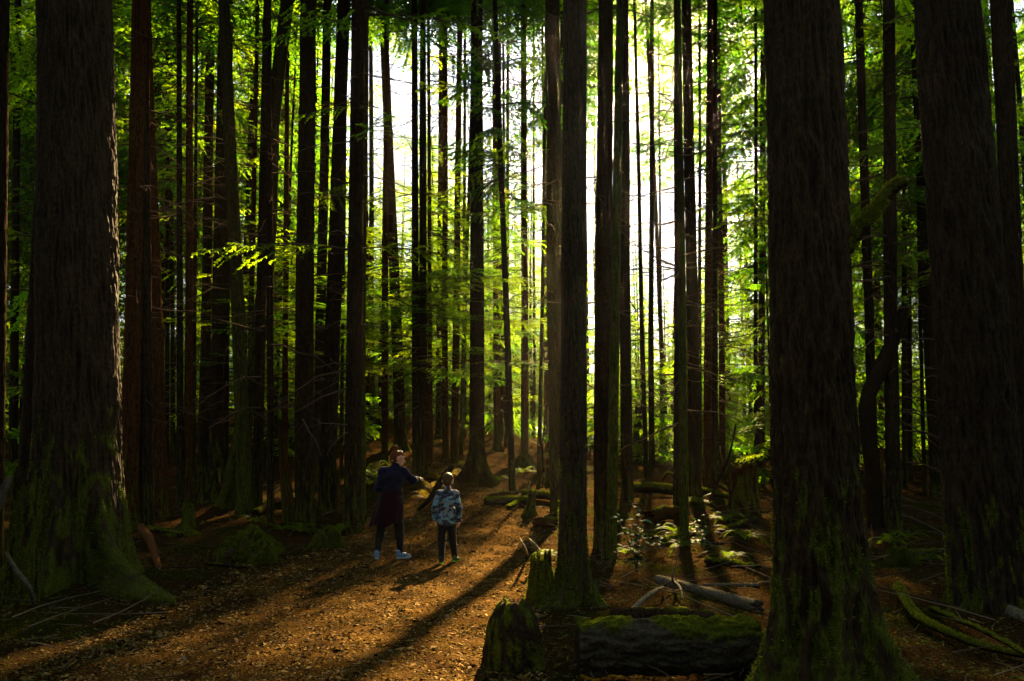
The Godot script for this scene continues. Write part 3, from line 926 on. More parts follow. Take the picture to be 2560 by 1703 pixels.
# ---------------------------------------------------------------- plants
func leaf_blade(L: float, W: float, fold: float, col: Color) -> ArrayMesh:
	var v := PackedVector3Array(); var c := PackedColorArray(); var idx := PackedInt32Array()
	var n := 7
	for i in n:
		var t := i / float(n - 1)
		var w := W * 0.5 * pow(sin(PI * pow(t, 0.75)), 0.8) if t < 1.0 else 0.0
		var y := 0.06 * L * sin(t * PI) - 0.12 * L * t * t
		v.append(Vector3(L * t, y + fold * w, -w)); v.append(Vector3(L * t, y, 0)); v.append(Vector3(L * t, y + fold * w, w))
		for k in 3: c.append(col * (0.9 if k == 1 else 1.05))
	for i in n - 1:
		for k in 2:
			var a := i * 3 + k
			idx.append_array([a, a + 3, a + 4, a, a + 4, a + 1])
	return arrays(v, normals_of(v, idx), c, idx)

func frond(L: float, col: Color, r: RandomNumberGenerator) -> ArrayMesh:
	var v := PackedVector3Array(); var c := PackedColorArray()
	var n := 26
	for i in n:
		var t := i / float(n - 1)
		var p := Vector3(L * (t - 0.12 * t * t), L * (0.75 * t - 0.85 * t * t), 0)
		var q := Vector3(L * (t + 0.04 - 0.12 * (t + 0.04) * (t + 0.04)), L * (0.75 * (t + 0.04) - 0.85 * (t + 0.04) * (t + 0.04)), 0)
		var dir := (q - p).normalized()
		var w := L * 0.17 * (1.0 - pow(t, 2.2)) * smoothstep(0.02, 0.22, t) + 0.01
		var k := col * r.randf_range(0.75, 1.25); k.a = 1.0
		for e in [-1.0, 1.0]:
			var out := Vector3(0, 0, e) + dir * 0.35 + Vector3(0, -0.18, 0)
			var tip: Vector3 = p + out.normalized() * w * r.randf_range(0.85, 1.1)
			var b := dir * L * 0.016
			v.append_array([p - b, p + b, tip]); c.append_array([k, k, k])
		v.append_array([p - Vector3(0, 0, 0.003), p + Vector3(0, 0, 0.003), q]); c.append_array([k, k, k])
	return arrays(v, PackedVector3Array(), c)

func plants() -> void:
	var r := RandomNumberGenerator.new(); r.seed = 515
	var green := []; var dry := []
	for i in 4: green.append(frond(0.75, Color(0.075, 0.115, 0.016), r))
	for i in 3: dry.append(frond(0.7, Color(0.085, 0.062, 0.022), r))
	for i in FERNS.size():
		var q: Array = FERNS[i]
		# label, x, z, size, dry
		var t := thing("sword_fern", q[0], "fern", on_ground(q[1], q[2], 0.0), r.randf() * TAU, "ferns on the forest floor")
		for k in 13:
			var o := part("frond", (dry if q[4] else green)[r.randi() % 3], M.leaf, t)
			var s: float = q[3] * r.randf_range(0.7, 1.15)
			o.transform = Transform3D(Basis(Vector3.UP, TAU * k / 13.0 + r.randf_range(-0.2, 0.2)) * Basis(Vector3(0, 0, 1), r.randf_range(-0.2, 0.35)) * Basis.from_scale(Vector3.ONE * s), Vector3(0, 0.02, 0))
	# broad-leaved shrub right of the centre trunk, and the small ones near it
	var blades := []
	for i in 4: blades.append(leaf_blade(0.13, 0.085, [0.15, 0.3, 0.05, 0.22][i], Color(0.030, 0.062, 0.030) * [1.0, 1.25, 0.85, 1.1][i]))
	for i in SHRUBS.size():
		var q: Array = SHRUBS[i]
		# label, x, z, height, stems, leaves per stem, leaf scale, spread
		var t := thing("leafy_shrub", q[0], "shrub", on_ground(q[1], q[2]), 0.0, "broad-leaved shrubs among the logs")
		for s in q[4] as int:
			var az := r.randf() * TAU
			var h: float = q[3] * r.randf_range(0.6, 1.05)
			var out: float = q[7] * r.randf_range(0.3, 1.0)
			var pts := PackedVector3Array(); var rad := PackedFloat32Array()
			for k in 7:
				var f := k / 6.0
				pts.append(Vector3(cos(az) * out * pow(f, 1.4), h * f, sin(az) * out * pow(f, 1.4)) + Vector3(r.randf_range(-1, 1), 0, r.randf_range(-1, 1)) * 0.012)
				rad.append(lerpf(0.006, 0.0025, f))
			var v := PackedVector3Array(); var idx := PackedInt32Array(); var c := PackedColorArray()
			tube_into(v, idx, c, pts, rad, 5, Color(0.07, 0.05, 0.03))
			part("stem", arrays(v, normals_of(v, idx), c, idx), M.twig, t)
			var nl: int = q[5]
			for k in nl:
				var f := lerpf(0.18, 1.0, (k + r.randf() * 0.6) / nl)
				var ip := clampi(int(f * 6.0), 0, 5)
				var p := pts[ip].lerp(pts[ip + 1], clampf(f * 6.0 - ip, 0, 1))
				var o := part("leaf", blades[r.randi() % 4], M.gloss, t)
				var sc: float = q[6] * r.randf_range(0.65, 1.15)
				o.transform = Transform3D(Basis(Vector3.UP, az + k * 2.4 + r.randf_range(-0.5, 0.5)) * Basis(Vector3(0, 0, 1), r.randf_range(-0.45, 0.25)) * Basis(Vector3(1, 0, 0), r.randf_range(-0.35, 0.35)) * Basis.from_scale(Vector3.ONE * sc), p)

# ---------------------------------------------------------------- people
func sdf_grid(bones: Array, cell: float, k: float) -> Array:
	var lo := Vector3.ONE * 1e6; var hi := Vector3.ONE * -1e6
	for q: Array in bones:
		var rr := Vector3.ONE * (maxf(q[2], q[3]) + 3.0 * cell + k)
		lo = lo.min((q[0] as Vector3).min(q[1]) - rr); hi = hi.max((q[0] as Vector3).max(q[1]) + rr)
	var nx := int((hi.x - lo.x) / cell) + 2; var ny := int((hi.y - lo.y) / cell) + 2; var nz := int((hi.z - lo.z) / cell) + 2
	var f := PackedFloat32Array(); f.resize(nx * ny * nz); f.fill(1.0)
	for q: Array in bones:
		var a: Vector3 = q[0]; var b: Vector3 = q[1]; var ra: float = q[2]; var rb: float = q[3]
		var m := maxf(ra, rb) + 2.5 * cell + k
		var p0 := ((a.min(b) - Vector3.ONE * m - lo) / cell); var p1 := ((a.max(b) + Vector3.ONE * m - lo) / cell)
		var ab := b - a
		var l2 := maxf(ab.length_squared(), 1e-9)
		for iz in range(maxi(int(p0.z), 0), mini(int(p1.z) + 1, nz)):
			for iy in range(maxi(int(p0.y), 0), mini(int(p1.y) + 1, ny)):
				var row := (iz * ny + iy) * nx
				for ix in range(maxi(int(p0.x), 0), mini(int(p1.x) + 1, nx)):
					var p := lo + Vector3(ix, iy, iz) * cell
					var t := clampf((p - a).dot(ab) / l2, 0.0, 1.0)
					var d := p.distance_to(a + ab * t) - lerpf(ra, rb, t)
					var e := f[row + ix]
					var hh := maxf(k - absf(d - e), 0.0)
					f[row + ix] = minf(d, e) - hh * hh / (4.0 * k)
	return [f, lo, nx, ny, nz]

func sdf_into(bones: Array, cell: float, k: float, v: PackedVector3Array, idx: PackedInt32Array) -> void:
	var g := sdf_grid(bones, cell, k)
	var f: PackedFloat32Array = g[0]; var lo: Vector3 = g[1]; var nx: int = g[2]; var ny: int = g[3]; var nz: int = g[4]
	var at := PackedInt32Array(); at.resize(nx * ny * nz); at.fill(-1)
	var sx := 1; var sy := nx; var sz := nx * ny
	var lim := cell * 2.0
	var off := [0, sx, sy, sx + sy, sz, sx + sz, sy + sz, sx + sy + sz]
	var pos := [Vector3(0, 0, 0), Vector3(1, 0, 0), Vector3(0, 1, 0), Vector3(1, 1, 0), Vector3(0, 0, 1), Vector3(1, 0, 1), Vector3(0, 1, 1), Vector3(1, 1, 1)]
	var edges := [[0, 1], [2, 3], [4, 5], [6, 7], [0, 2], [1, 3], [4, 6], [5, 7], [0, 4], [1, 5], [2, 6], [3, 7]]
	for iz in nz - 1:
		for iy in ny - 1:
			var row := iz * sz + iy * sy
			for ix in nx - 1:
				var o := row + ix
				if absf(f[o]) > lim: continue
				var inside := 0
				for s: int in off:
					if f[o + s] < 0.0: inside += 1
				if inside == 0 or inside == 8: continue
				var sum := Vector3.ZERO; var cnt := 0
				for e: Array in edges:
					var fa := f[o + off[e[0]]]; var fb := f[o + off[e[1]]]
					if (fa < 0.0) != (fb < 0.0):
						sum += (pos[e[0]] as Vector3).lerp(pos[e[1]], fa / (fa - fb)); cnt += 1
				at[o] = v.size()
				v.append(lo + (Vector3(ix, iy, iz) + sum / cnt) * cell)
	for iz in range(1, nz - 1):
		for iy in range(1, ny - 1):
			for ix in range(1, nx - 1):
				var o := iz * sz + iy * sy + ix
				var a := f[o]
				if absf(a) > lim: continue
				for ax in 3:
					var s: int = [sx, sy, sz][ax]
					var b := f[o + s]
					if (a < 0.0) == (b < 0.0): continue
					var s1: int = [sy, sz, sx][ax]; var s2: int = [sz, sx, sy][ax]
					var q := [at[o - s1 - s2], at[o - s2], at[o], at[o - s1]]
					if q.has(-1): continue
					if a < 0.0: q.reverse()
					idx.append_array([q[0], q[1], q[2], q[0], q[2], q[3]])

func dyed(look: String, p: Vector3, col: Color) -> Color:
	var out := col
	if look == "folds": out = col * (1.0 + 0.5 * n_patch.get_noise_3dv(p * 14.0))
	elif look == "strands": out = col * (1.0 + 0.5 * n_patch.get_noise_3d(p.x * 45.0, p.y * 19.0, p.z * 45.0))
	elif look == "camouflage":
		var a := n_patch.get_noise_3d(p.x * 7.0, p.y * 13.0, p.z * 7.0)
		var b := n_patch.get_noise_3d(p.x * 8.0 + 30.0, p.y * 15.0, p.z * 8.0)
		out = Color(0.012, 0.015, 0.024)
		if a > 0.20: out = Color(0.085, 0.19, 0.26)
		elif b > 0.18: out = Color(0.105, 0.13, 0.16)
		elif b < -0.26: out = Color(0.025, 0.05, 0.12)
	out.a = 1.0
	return out

func fat(a: Array, g: float) -> Array:
	var o := []
	for q: Array in a: o.append([q[0], q[1], (q[2] as float) + g, (q[3] as float) + g])
	return o

func sdf_part(called: String, bones: Array, cell: float, k: float, col: Color, mat: Material, parent: Node, look := "") -> MeshInstance3D:
	var v := PackedVector3Array(); var idx := PackedInt32Array()
	sdf_into(bones, cell, k, v, idx)
	var c := PackedColorArray()
	for p in v: c.append(col if look == "" else dyed(look, p, col))
	return part(called, arrays(v, normals_of(v, idx), c, idx), mat, parent)

func hand_bones(w: Vector3, dir: Vector3, palm: Vector3, s: float) -> Array:
	# w wrist, dir towards the fingers, palm the way the palm faces
	var side := dir.cross(palm).normalized()
	var out := [[w, w + dir * 0.05 * s, 0.022 * s, 0.026 * s], [w + dir * 0.03 * s + side * 0.018 * s, w + dir * 0.085 * s + side * 0.026 * s, 0.018 * s, 0.014 * s], [w + dir * 0.03 * s - side * 0.018 * s, w + dir * 0.08 * s - side * 0.026 * s, 0.018 * s, 0.014 * s]]
	var len := [0.060, 0.072, 0.066, 0.052]
	for i in 4:
		var b := w + dir * (0.085 - 0.004 * absf(i - 1.5)) * s + side * (0.030 - 0.020 * i) * s
		var m: Vector3 = b + (dir * 0.9 + palm * 0.35).normalized() * len[i] * 0.55 * s
		var e: Vector3 = m + (dir * 0.5 + palm * 0.85).normalized() * len[i] * 0.45 * s
		out.append([b, m, 0.0095 * s, 0.0085 * s]); out.append([m, e, 0.0085 * s, 0.0070 * s])
	var tb := w + dir * 0.03 * s + side * 0.026 * s
	var tm := tb + (side * 0.7 + dir * 0.7 + palm * 0.3).normalized() * 0.038 * s
	out.append([tb, tm, 0.013 * s, 0.011 * s]); out.append([tm, tm + (dir * 0.8 + palm * 0.5).normalized() * 0.03 * s, 0.011 * s, 0.008 * s])
	return out

func head_bones(c: Vector3, fwd: Vector3, up: Vector3, s: float) -> Array:
	var side := fwd.cross(up).normalized()
	return [
		[c + up * 0.020 * s - fwd * 0.020 * s, c + up * 0.024 * s + fwd * 0.018 * s, 0.082 * s, 0.078 * s],
		[c - up * 0.035 * s + fwd * 0.030 * s, c - up * 0.075 * s + fwd * 0.055 * s, 0.055 * s, 0.034 * s],
		[c - up * 0.005 * s + fwd * 0.088 * s, c - up * 0.032 * s + fwd * 0.108 * s, 0.012 * s, 0.016 * s],
		[c + up * 0.026 * s + fwd * 0.080 * s + side * 0.03 * s, c + up * 0.026 * s + fwd * 0.080 * s - side * 0.03 * s, 0.014 * s, 0.014 * s],
		[c - up * 0.058 * s + fwd * 0.086 * s + side * 0.016 * s, c - up * 0.058 * s + fwd * 0.086 * s - side * 0.016 * s, 0.011 * s, 0.011 * s],
		[c + side * 0.078 * s - fwd * 0.012 * s + up * 0.012 * s, c + side * 0.086 * s - fwd * 0.018 * s - up * 0.02 * s, 0.014 * s, 0.010 * s],
		[c - side * 0.078 * s - fwd * 0.012 * s + up * 0.012 * s, c - side * 0.086 * s - fwd * 0.018 * s - up * 0.02 * s, 0.014 * s, 0.010 * s],
	]

func face_paint(p: Vector3, c: Vector3, fwd: Vector3, up: Vector3, s: float, skin: Color) -> Color:
	var side := fwd.cross(up).normalized()
	var q := (p - c) / s
	var f := q.dot(fwd); var u := q.dot(up); var w := q.dot(side)
	if f > 0.05:
		if Vector2(absf(w) - 0.032, (u - 0.004) * 1.6).length() < 0.011: return Color(0.03, 0.02, 0.015)
		if absf(w) < 0.022 and absf(u + 0.06) < 0.006: return Color(0.30, 0.10, 0.08)
		if absf(absf(w) - 0.034) < 0.018 and absf(u - 0.027) < 0.005: return Color(0.08, 0.04, 0.02)
	return skin

func body_part(t: Node3D, coarse: Array, fine: Array, skin: Color, c: Vector3, fwd: Vector3, up: Vector3, s: float) -> void:
	var v := PackedVector3Array(); var idx := PackedInt32Array()
	sdf_into(coarse, 0.014, 0.035, v, idx)
	for q: Array in fine: sdf_into(q[0], q[1], q[2], v, idx)
	var cc := PackedColorArray()
	for p in v: cc.append(face_paint(p, c, fwd, up, s, skin) if p.distance_to(c) < 0.16 else skin)
	part("body", arrays(v, normals_of(v, idx), cc, idx), M.skin, t)

func shoe(t: Node3D, heel: Vector3, dir: Vector3, s: float, upper: Color, sole: Color, pitch := 0.0) -> void:
	var o := Node3D.new(); o.name = "shoe"; t.add_child(o, true)
	var z := -dir
	o.transform = Transform3D(Basis(Vector3.UP.cross(z).normalized(), Vector3.UP, z) * Basis(Vector3(1, 0, 0), pitch), heel)
	# in its own axes the toe points to -z
	sdf_part("upper", [[Vector3(0, 0.055, 0.0) * s, Vector3(0, 0.045, -0.10) * s, 0.040 * s, 0.040 * s], [Vector3(0, 0.045, -0.10) * s, Vector3(0.004, 0.034, -0.20) * s, 0.040 * s, 0.027 * s], [Vector3(0, 0.06, 0.0) * s, Vector3(0, 0.105, 0.005) * s, 0.036 * s, 0.040 * s]], 0.009, 0.02, upper, M.shoe, o)
	sdf_part("sole", [[Vector3(0, 0.016, 0.012) * s, Vector3(0, 0.014, -0.10) * s, 0.030 * s, 0.032 * s], [Vector3(0.012, 0.014, -0.10) * s, Vector3(0.006, 0.016, -0.205) * s, 0.030 * s, 0.026 * s], [Vector3(-0.012, 0.014, -0.10) * s, Vector3(-0.002, 0.016, -0.205) * s, 0.030 * s, 0.026 * s]], 0.009, 0.012, sole, M.shoe, o)

func people() -> void:
	# the woman, seen from behind, head turned to the right, right arm raised
	var t := thing("person", "woman in navy jacket and black leggings, hair in a bun, right arm raised", "person", on_ground(WOMAN.x, WOMAN.y, 0.012), 0.0, "walkers on the path")
	var skin := Color(0.42, 0.24, 0.17)
	var hc := Vector3(0.120, 1.452, -0.03)
	var fwd := Vector3(0.93, -0.10, -0.36).normalized(); var up := (Vector3.UP - fwd * fwd.y).normalized()
	var neck0 := Vector3(0.075, 1.29, 0.0); var neck1 := Vector3(0.105, 1.41, -0.02)
	var sl := Vector3(-0.085, 1.255, 0.0); var sr := Vector3(0.205, 1.255, -0.02)
	var el := Vector3(-0.150, 1.015, 0.03); var wl := Vector3(-0.06, 0.985, -0.20)
	var er := Vector3(0.350, 1.130, -0.06); var wr := Vector3(0.405, 1.150, -0.21)
	var chest := Vector3(0.055, 1.16, 0.0); var waist := Vector3(0.045, 0.98, 0.0); var hip := Vector3(0.048, 0.86, 0.0)
	var hl := Vector3(-0.035, 0.82, 0.0); var hr := Vector3(0.130, 0.82, 0.0)
	var kl := Vector3(-0.105, 0.455, -0.03); var kr := Vector3(0.150, 0.450, -0.06)
	var al := Vector3(-0.150, 0.095, 0.05); var ar := Vector3(0.175, 0.105, -0.05)
	var legs := [[hl, kl, 0.088, 0.060], [kl, kl.lerp(al, 0.35), 0.058, 0.058], [kl.lerp(al, 0.35), al, 0.058, 0.036], [hr, kr, 0.088, 0.060], [kr, kr.lerp(ar, 0.35), 0.058, 0.058], [kr.lerp(ar, 0.35), ar, 0.058, 0.036], [hip + Vector3(-0.06, 0, 0.02), hip + Vector3(0.06, 0, 0.02), 0.105, 0.105]]
	var trunk := [[waist + Vector3(-0.05, 0, 0), waist + Vector3(0.05, 0, 0), 0.095, 0.095], [chest + Vector3(-0.07, 0, 0), chest + Vector3(0.07, 0, 0), 0.105, 0.105], [waist, chest, 0.11, 0.12], [sl, sr, 0.062, 0.062], [neck0, neck1, 0.052, 0.048]]
	var arms := [[sl, el, 0.056, 0.042], [el, wl, 0.042, 0.029], [sr, er, 0.056, 0.042], [er, wr, 0.042, 0.029]]
	body_part(t, legs + trunk + arms + [[hip, waist, 0.11, 0.10]], [[head_bones(hc, fwd, up, 1.0) + [[neck1, hc - up * 0.05, 0.046, 0.046]], 0.006, 0.02], [hand_bones(wr, Vector3(0.45, 0.1, -0.88).normalized(), Vector3(-0.2, -0.95, 0).normalized(), 0.95), 0.005, 0.008], [hand_bones(wl, Vector3(0.3, 0.0, -0.95).normalized(), Vector3(0.9, -0.3, 0.2).normalized(), 0.95), 0.005, 0.008]], skin, hc, fwd, up, 1.0)
	var navy := Color(0.004, 0.005, 0.020)
	var arms_short := [[sl, el, 0.056, 0.042], [el, el.lerp(wl, 0.93), 0.042, 0.031], [sr, er, 0.056, 0.042], [er, er.lerp(wr, 0.93), 0.042, 0.031]]
	sdf_part("jacket", fat(trunk.slice(0, 4) + arms_short, 0.014) + [[neck0, neck0.lerp(neck1, 0.55), 0.062, 0.058], [waist + Vector3(-0.05, -0.09, 0), waist + Vector3(0.05, -0.09, 0), 0.115, 0.115]], 0.012, 0.035, navy, M.cloth, t, "folds")
	sdf_part("leggings", fat(legs, 0.006), 0.012, 0.03, Color(0.008, 0.008, 0.009), M.cloth, t)
	# maroon jacket tied round the waist, hanging to the left
	var v := PackedVector3Array(); var c := PackedColorArray()
	var rows := 22; var segs := 64
	for i in rows:
		var f := i / float(rows - 1)
		for j in segs:
			var a := TAU * j / segs
			var fld := 1.0 + 0.06 * f * sin(a * 7.0 + 1.4 * sin(a * 2.0)) + 0.025 * f * sin(a * 13.0 + 2.0)
			var rx := lerpf(0.165, 0.235, pow(f, 0.8)) * fld; var rz := lerpf(0.135, 0.19, f) * fld
			var cx := lerpf(0.045, -0.030, pow(f, 1.1))
			var y := lerpf(0.985, 0.505, f) + 0.05 * f * cos(a + 0.6) - 0.02 * f * sin(a * 5.0) + 0.035 * f * maxf(-cos(a), 0.0)
			v.append(Vector3(cx + cos(a) * rx, y, sin(a) * rz))
			c.append(Color(0.009, 0.0018, 0.005) * (1.0 + 0.3 * n_patch.get_noise_2d(a * 3.0, f * 4.0)))
	var idx := PackedInt32Array()
	for i in rows - 1:
		for j in segs:
			var a := i * segs + j; var b := i * segs + (j + 1) % segs
			idx.append_array([a, b + segs, b, a, a + segs, b + segs])
	part("tied_jacket", arrays(v, normals_of(v, idx), c, idx), M.cloth, t)
	var red := Color(0.085, 0.030, 0.010)
	var hb := [[hc + up * 0.034 - fwd * 0.030, hc + up * 0.045 + fwd * 0.026, 0.086, 0.072], [hc - up * 0.02 - fwd * 0.045, hc + up * 0.03 - fwd * 0.035, 0.070, 0.082]]
	var bun := hc + up * 0.145 - fwd * 0.055
	hb += [[bun, bun + fwd * 0.012, 0.044, 0.040], [bun + Vector3(0.02, 0.018, 0.01), bun + Vector3(-0.02, 0.02, 0.01), 0.024, 0.026], [hc + up * 0.09 - fwd * 0.045, bun, 0.036, 0.030]]
	sdf_part("hair", hb, 0.007, 0.012, red, M.hair, t, "strands")
	# loose strands
	v = PackedVector3Array(); idx = PackedInt32Array(); c = PackedColorArray()
	var r := RandomNumberGenerator.new(); r.seed = 61
	for i in 46:
		var d := Vector3(r.randf_range(-1, 1), r.randf_range(-0.2, 1), r.randf_range(-1, 1)).normalized()
		var p := (bun if i < 20 else hc - fwd * 0.03 + up * 0.02) + d * (0.036 if i < 20 else 0.078)
		if i > 36: p = hc - fwd * 0.085 - up * 0.06 + d * 0.02; d = (Vector3(-0.3, -1, 0.1) + d * 0.4).normalized()
		var e := (d + Vector3(r.randf_range(-1, 1), r.randf_range(-1, 0.6), r.randf_range(-1, 1)) * 0.9).normalized()
		var l := r.randf_range(0.02, 0.05) if i <= 36 else r.randf_range(0.05, 0.10)
		tube_into(v, idx, c, PackedVector3Array([p, p + d * l * 0.5, p + (d + e) * l * 0.6]), PackedFloat32Array([0.0016, 0.0014, 0.0008]), 3, Color(0.2, 0.07, 0.02))
	part("loose_hair", arrays(v, normals_of(v, idx), c, idx), M.hair, t)
	shoe(t, al + Vector3(0.0, -0.095, 0.03), Vector3(-0.12, 0, -1).normalized(), 0.95, Color(0.09, 0.15, 0.25), Color(0.24, 0.28, 0.33))
	shoe(t, ar + Vector3(-0.02, -0.105, 0.02), Vector3(0.75, 0, -0.66).normalized(), 0.95, Color(0.09, 0.15, 0.25), Color(0.24, 0.28, 0.33))
	# the boy
	t = thing("person", "boy in blue camouflage jacket and black trousers, seen from behind", "person", on_ground(BOY.x, BOY.y, 0.012), 0.0, "walkers on the path")
	hc = Vector3(0.010, 1.175, -0.01); fwd = Vector3(0.10, -0.30, -0.95).normalized(); up = (Vector3.UP - fwd * fwd.y).normalized()
	neck0 = Vector3(0.005, 1.02, 0.0); neck1 = Vector3(0.008, 1.11, 0.0)
	sl = Vector3(-0.110, 0.985, 0.0); sr = Vector3(0.120, 0.985, 0.0)
	el = Vector3(-0.178, 0.785, 0.02); wl = Vector3(-0.176, 0.625, -0.03)
	er = Vector3(0.178, 0.785, 0.03); wr = Vector3(0.172, 0.605, -0.02)
	chest = Vector3(0.004, 0.90, 0.0); waist = Vector3(0.004, 0.74, 0.0); hip = Vector3(0.004, 0.64, 0.0)
	hl = Vector3(-0.062, 0.62, 0.0); hr = Vector3(0.066, 0.62, 0.0)
	kl = Vector3(-0.074, 0.345, -0.02); kr = Vector3(0.080, 0.350, -0.05)
	al = Vector3(-0.068, 0.080, 0.06); ar = Vector3(0.108, 0.090, -0.16)
	legs = [[hl, kl, 0.066, 0.048], [kl, al, 0.047, 0.034], [hr, kr, 0.066, 0.048], [kr, ar, 0.047, 0.034], [hip + Vector3(-0.045, 0, 0), hip + Vector3(0.045, 0, 0), 0.082, 0.082]]
	trunk = [[waist + Vector3(-0.042, 0, 0), waist + Vector3(0.042, 0, 0), 0.068, 0.068], [chest + Vector3(-0.048, 0, 0), chest + Vector3(0.048, 0, 0), 0.072, 0.072], [waist, chest, 0.072, 0.076], [sl, sr, 0.043, 0.043], [neck0, neck1, 0.042, 0.038]]
	arms = [[sl, el, 0.037, 0.029], [el, wl, 0.029, 0.021], [sr, er, 0.037, 0.029], [er, wr, 0.029, 0.021]]
	body_part(t, legs + trunk + arms + [[hip, waist, 0.066, 0.066]], [[head_bones(hc, fwd, up, 0.92) + [[neck1, hc - up * 0.05, 0.038, 0.038]], 0.006, 0.018], [hand_bones(wl, Vector3(0.05, -0.97, -0.2).normalized(), Vector3(1, 0.0, -0.1).normalized(), 0.72), 0.004, 0.006], [hand_bones(wr, Vector3(0.05, -0.97, -0.1).normalized(), Vector3(-1, 0.0, -0.1).normalized(), 0.72), 0.004, 0.006]], Color(0.46, 0.28, 0.20), hc, fwd, up, 0.92)
	arms_short = [[sl, el, 0.037, 0.029], [el, el.lerp(wl, 0.92), 0.029, 0.025], [sr, er, 0.037, 0.029], [er, er.lerp(wr, 0.92), 0.029, 0.025]]
	sdf_part("camouflage_jacket", fat(trunk.slice(0, 4) + arms_short, 0.017) + [[neck0, neck0.lerp(neck1, 0.45), 0.056, 0.054], [waist + Vector3(-0.046, -0.07, 0), waist + Vector3(0.046, -0.07, 0), 0.098, 0.098], [waist + Vector3(-0.050, -0.12, 0), waist + Vector3(0.050, -0.12, 0), 0.104, 0.104]], 0.009, 0.014, navy, M.cloth, t, "camouflage")
	sdf_part("trousers", fat(legs, 0.010), 0.012, 0.025, Color(0.009, 0.009, 0.010), M.cloth, t)
	var fair := Color(0.055, 0.032, 0.014)
	sdf_part("hair", [[hc + up * 0.030 - fwd * 0.024, hc + up * 0.044 + fwd * 0.030, 0.080, 0.070], [hc - up * 0.030 - fwd * 0.030, hc + up * 0.03 - fwd * 0.028, 0.060, 0.076]], 0.007, 0.012, fair, M.hair, t, "strands")
	shoe(t, al + Vector3(0.0, -0.080, 0.03), Vector3(-0.05, 0, -1).normalized(), 0.76, Color(0.02, 0.025, 0.02), Color(0.22, 0.50, 0.05))
	shoe(t, ar + Vector3(0.0, -0.085, 0.03), Vector3(0.35, 0, -0.94).normalized(), 0.76, Color(0.03, 0.06, 0.02), Color(0.22, 0.50, 0.05))

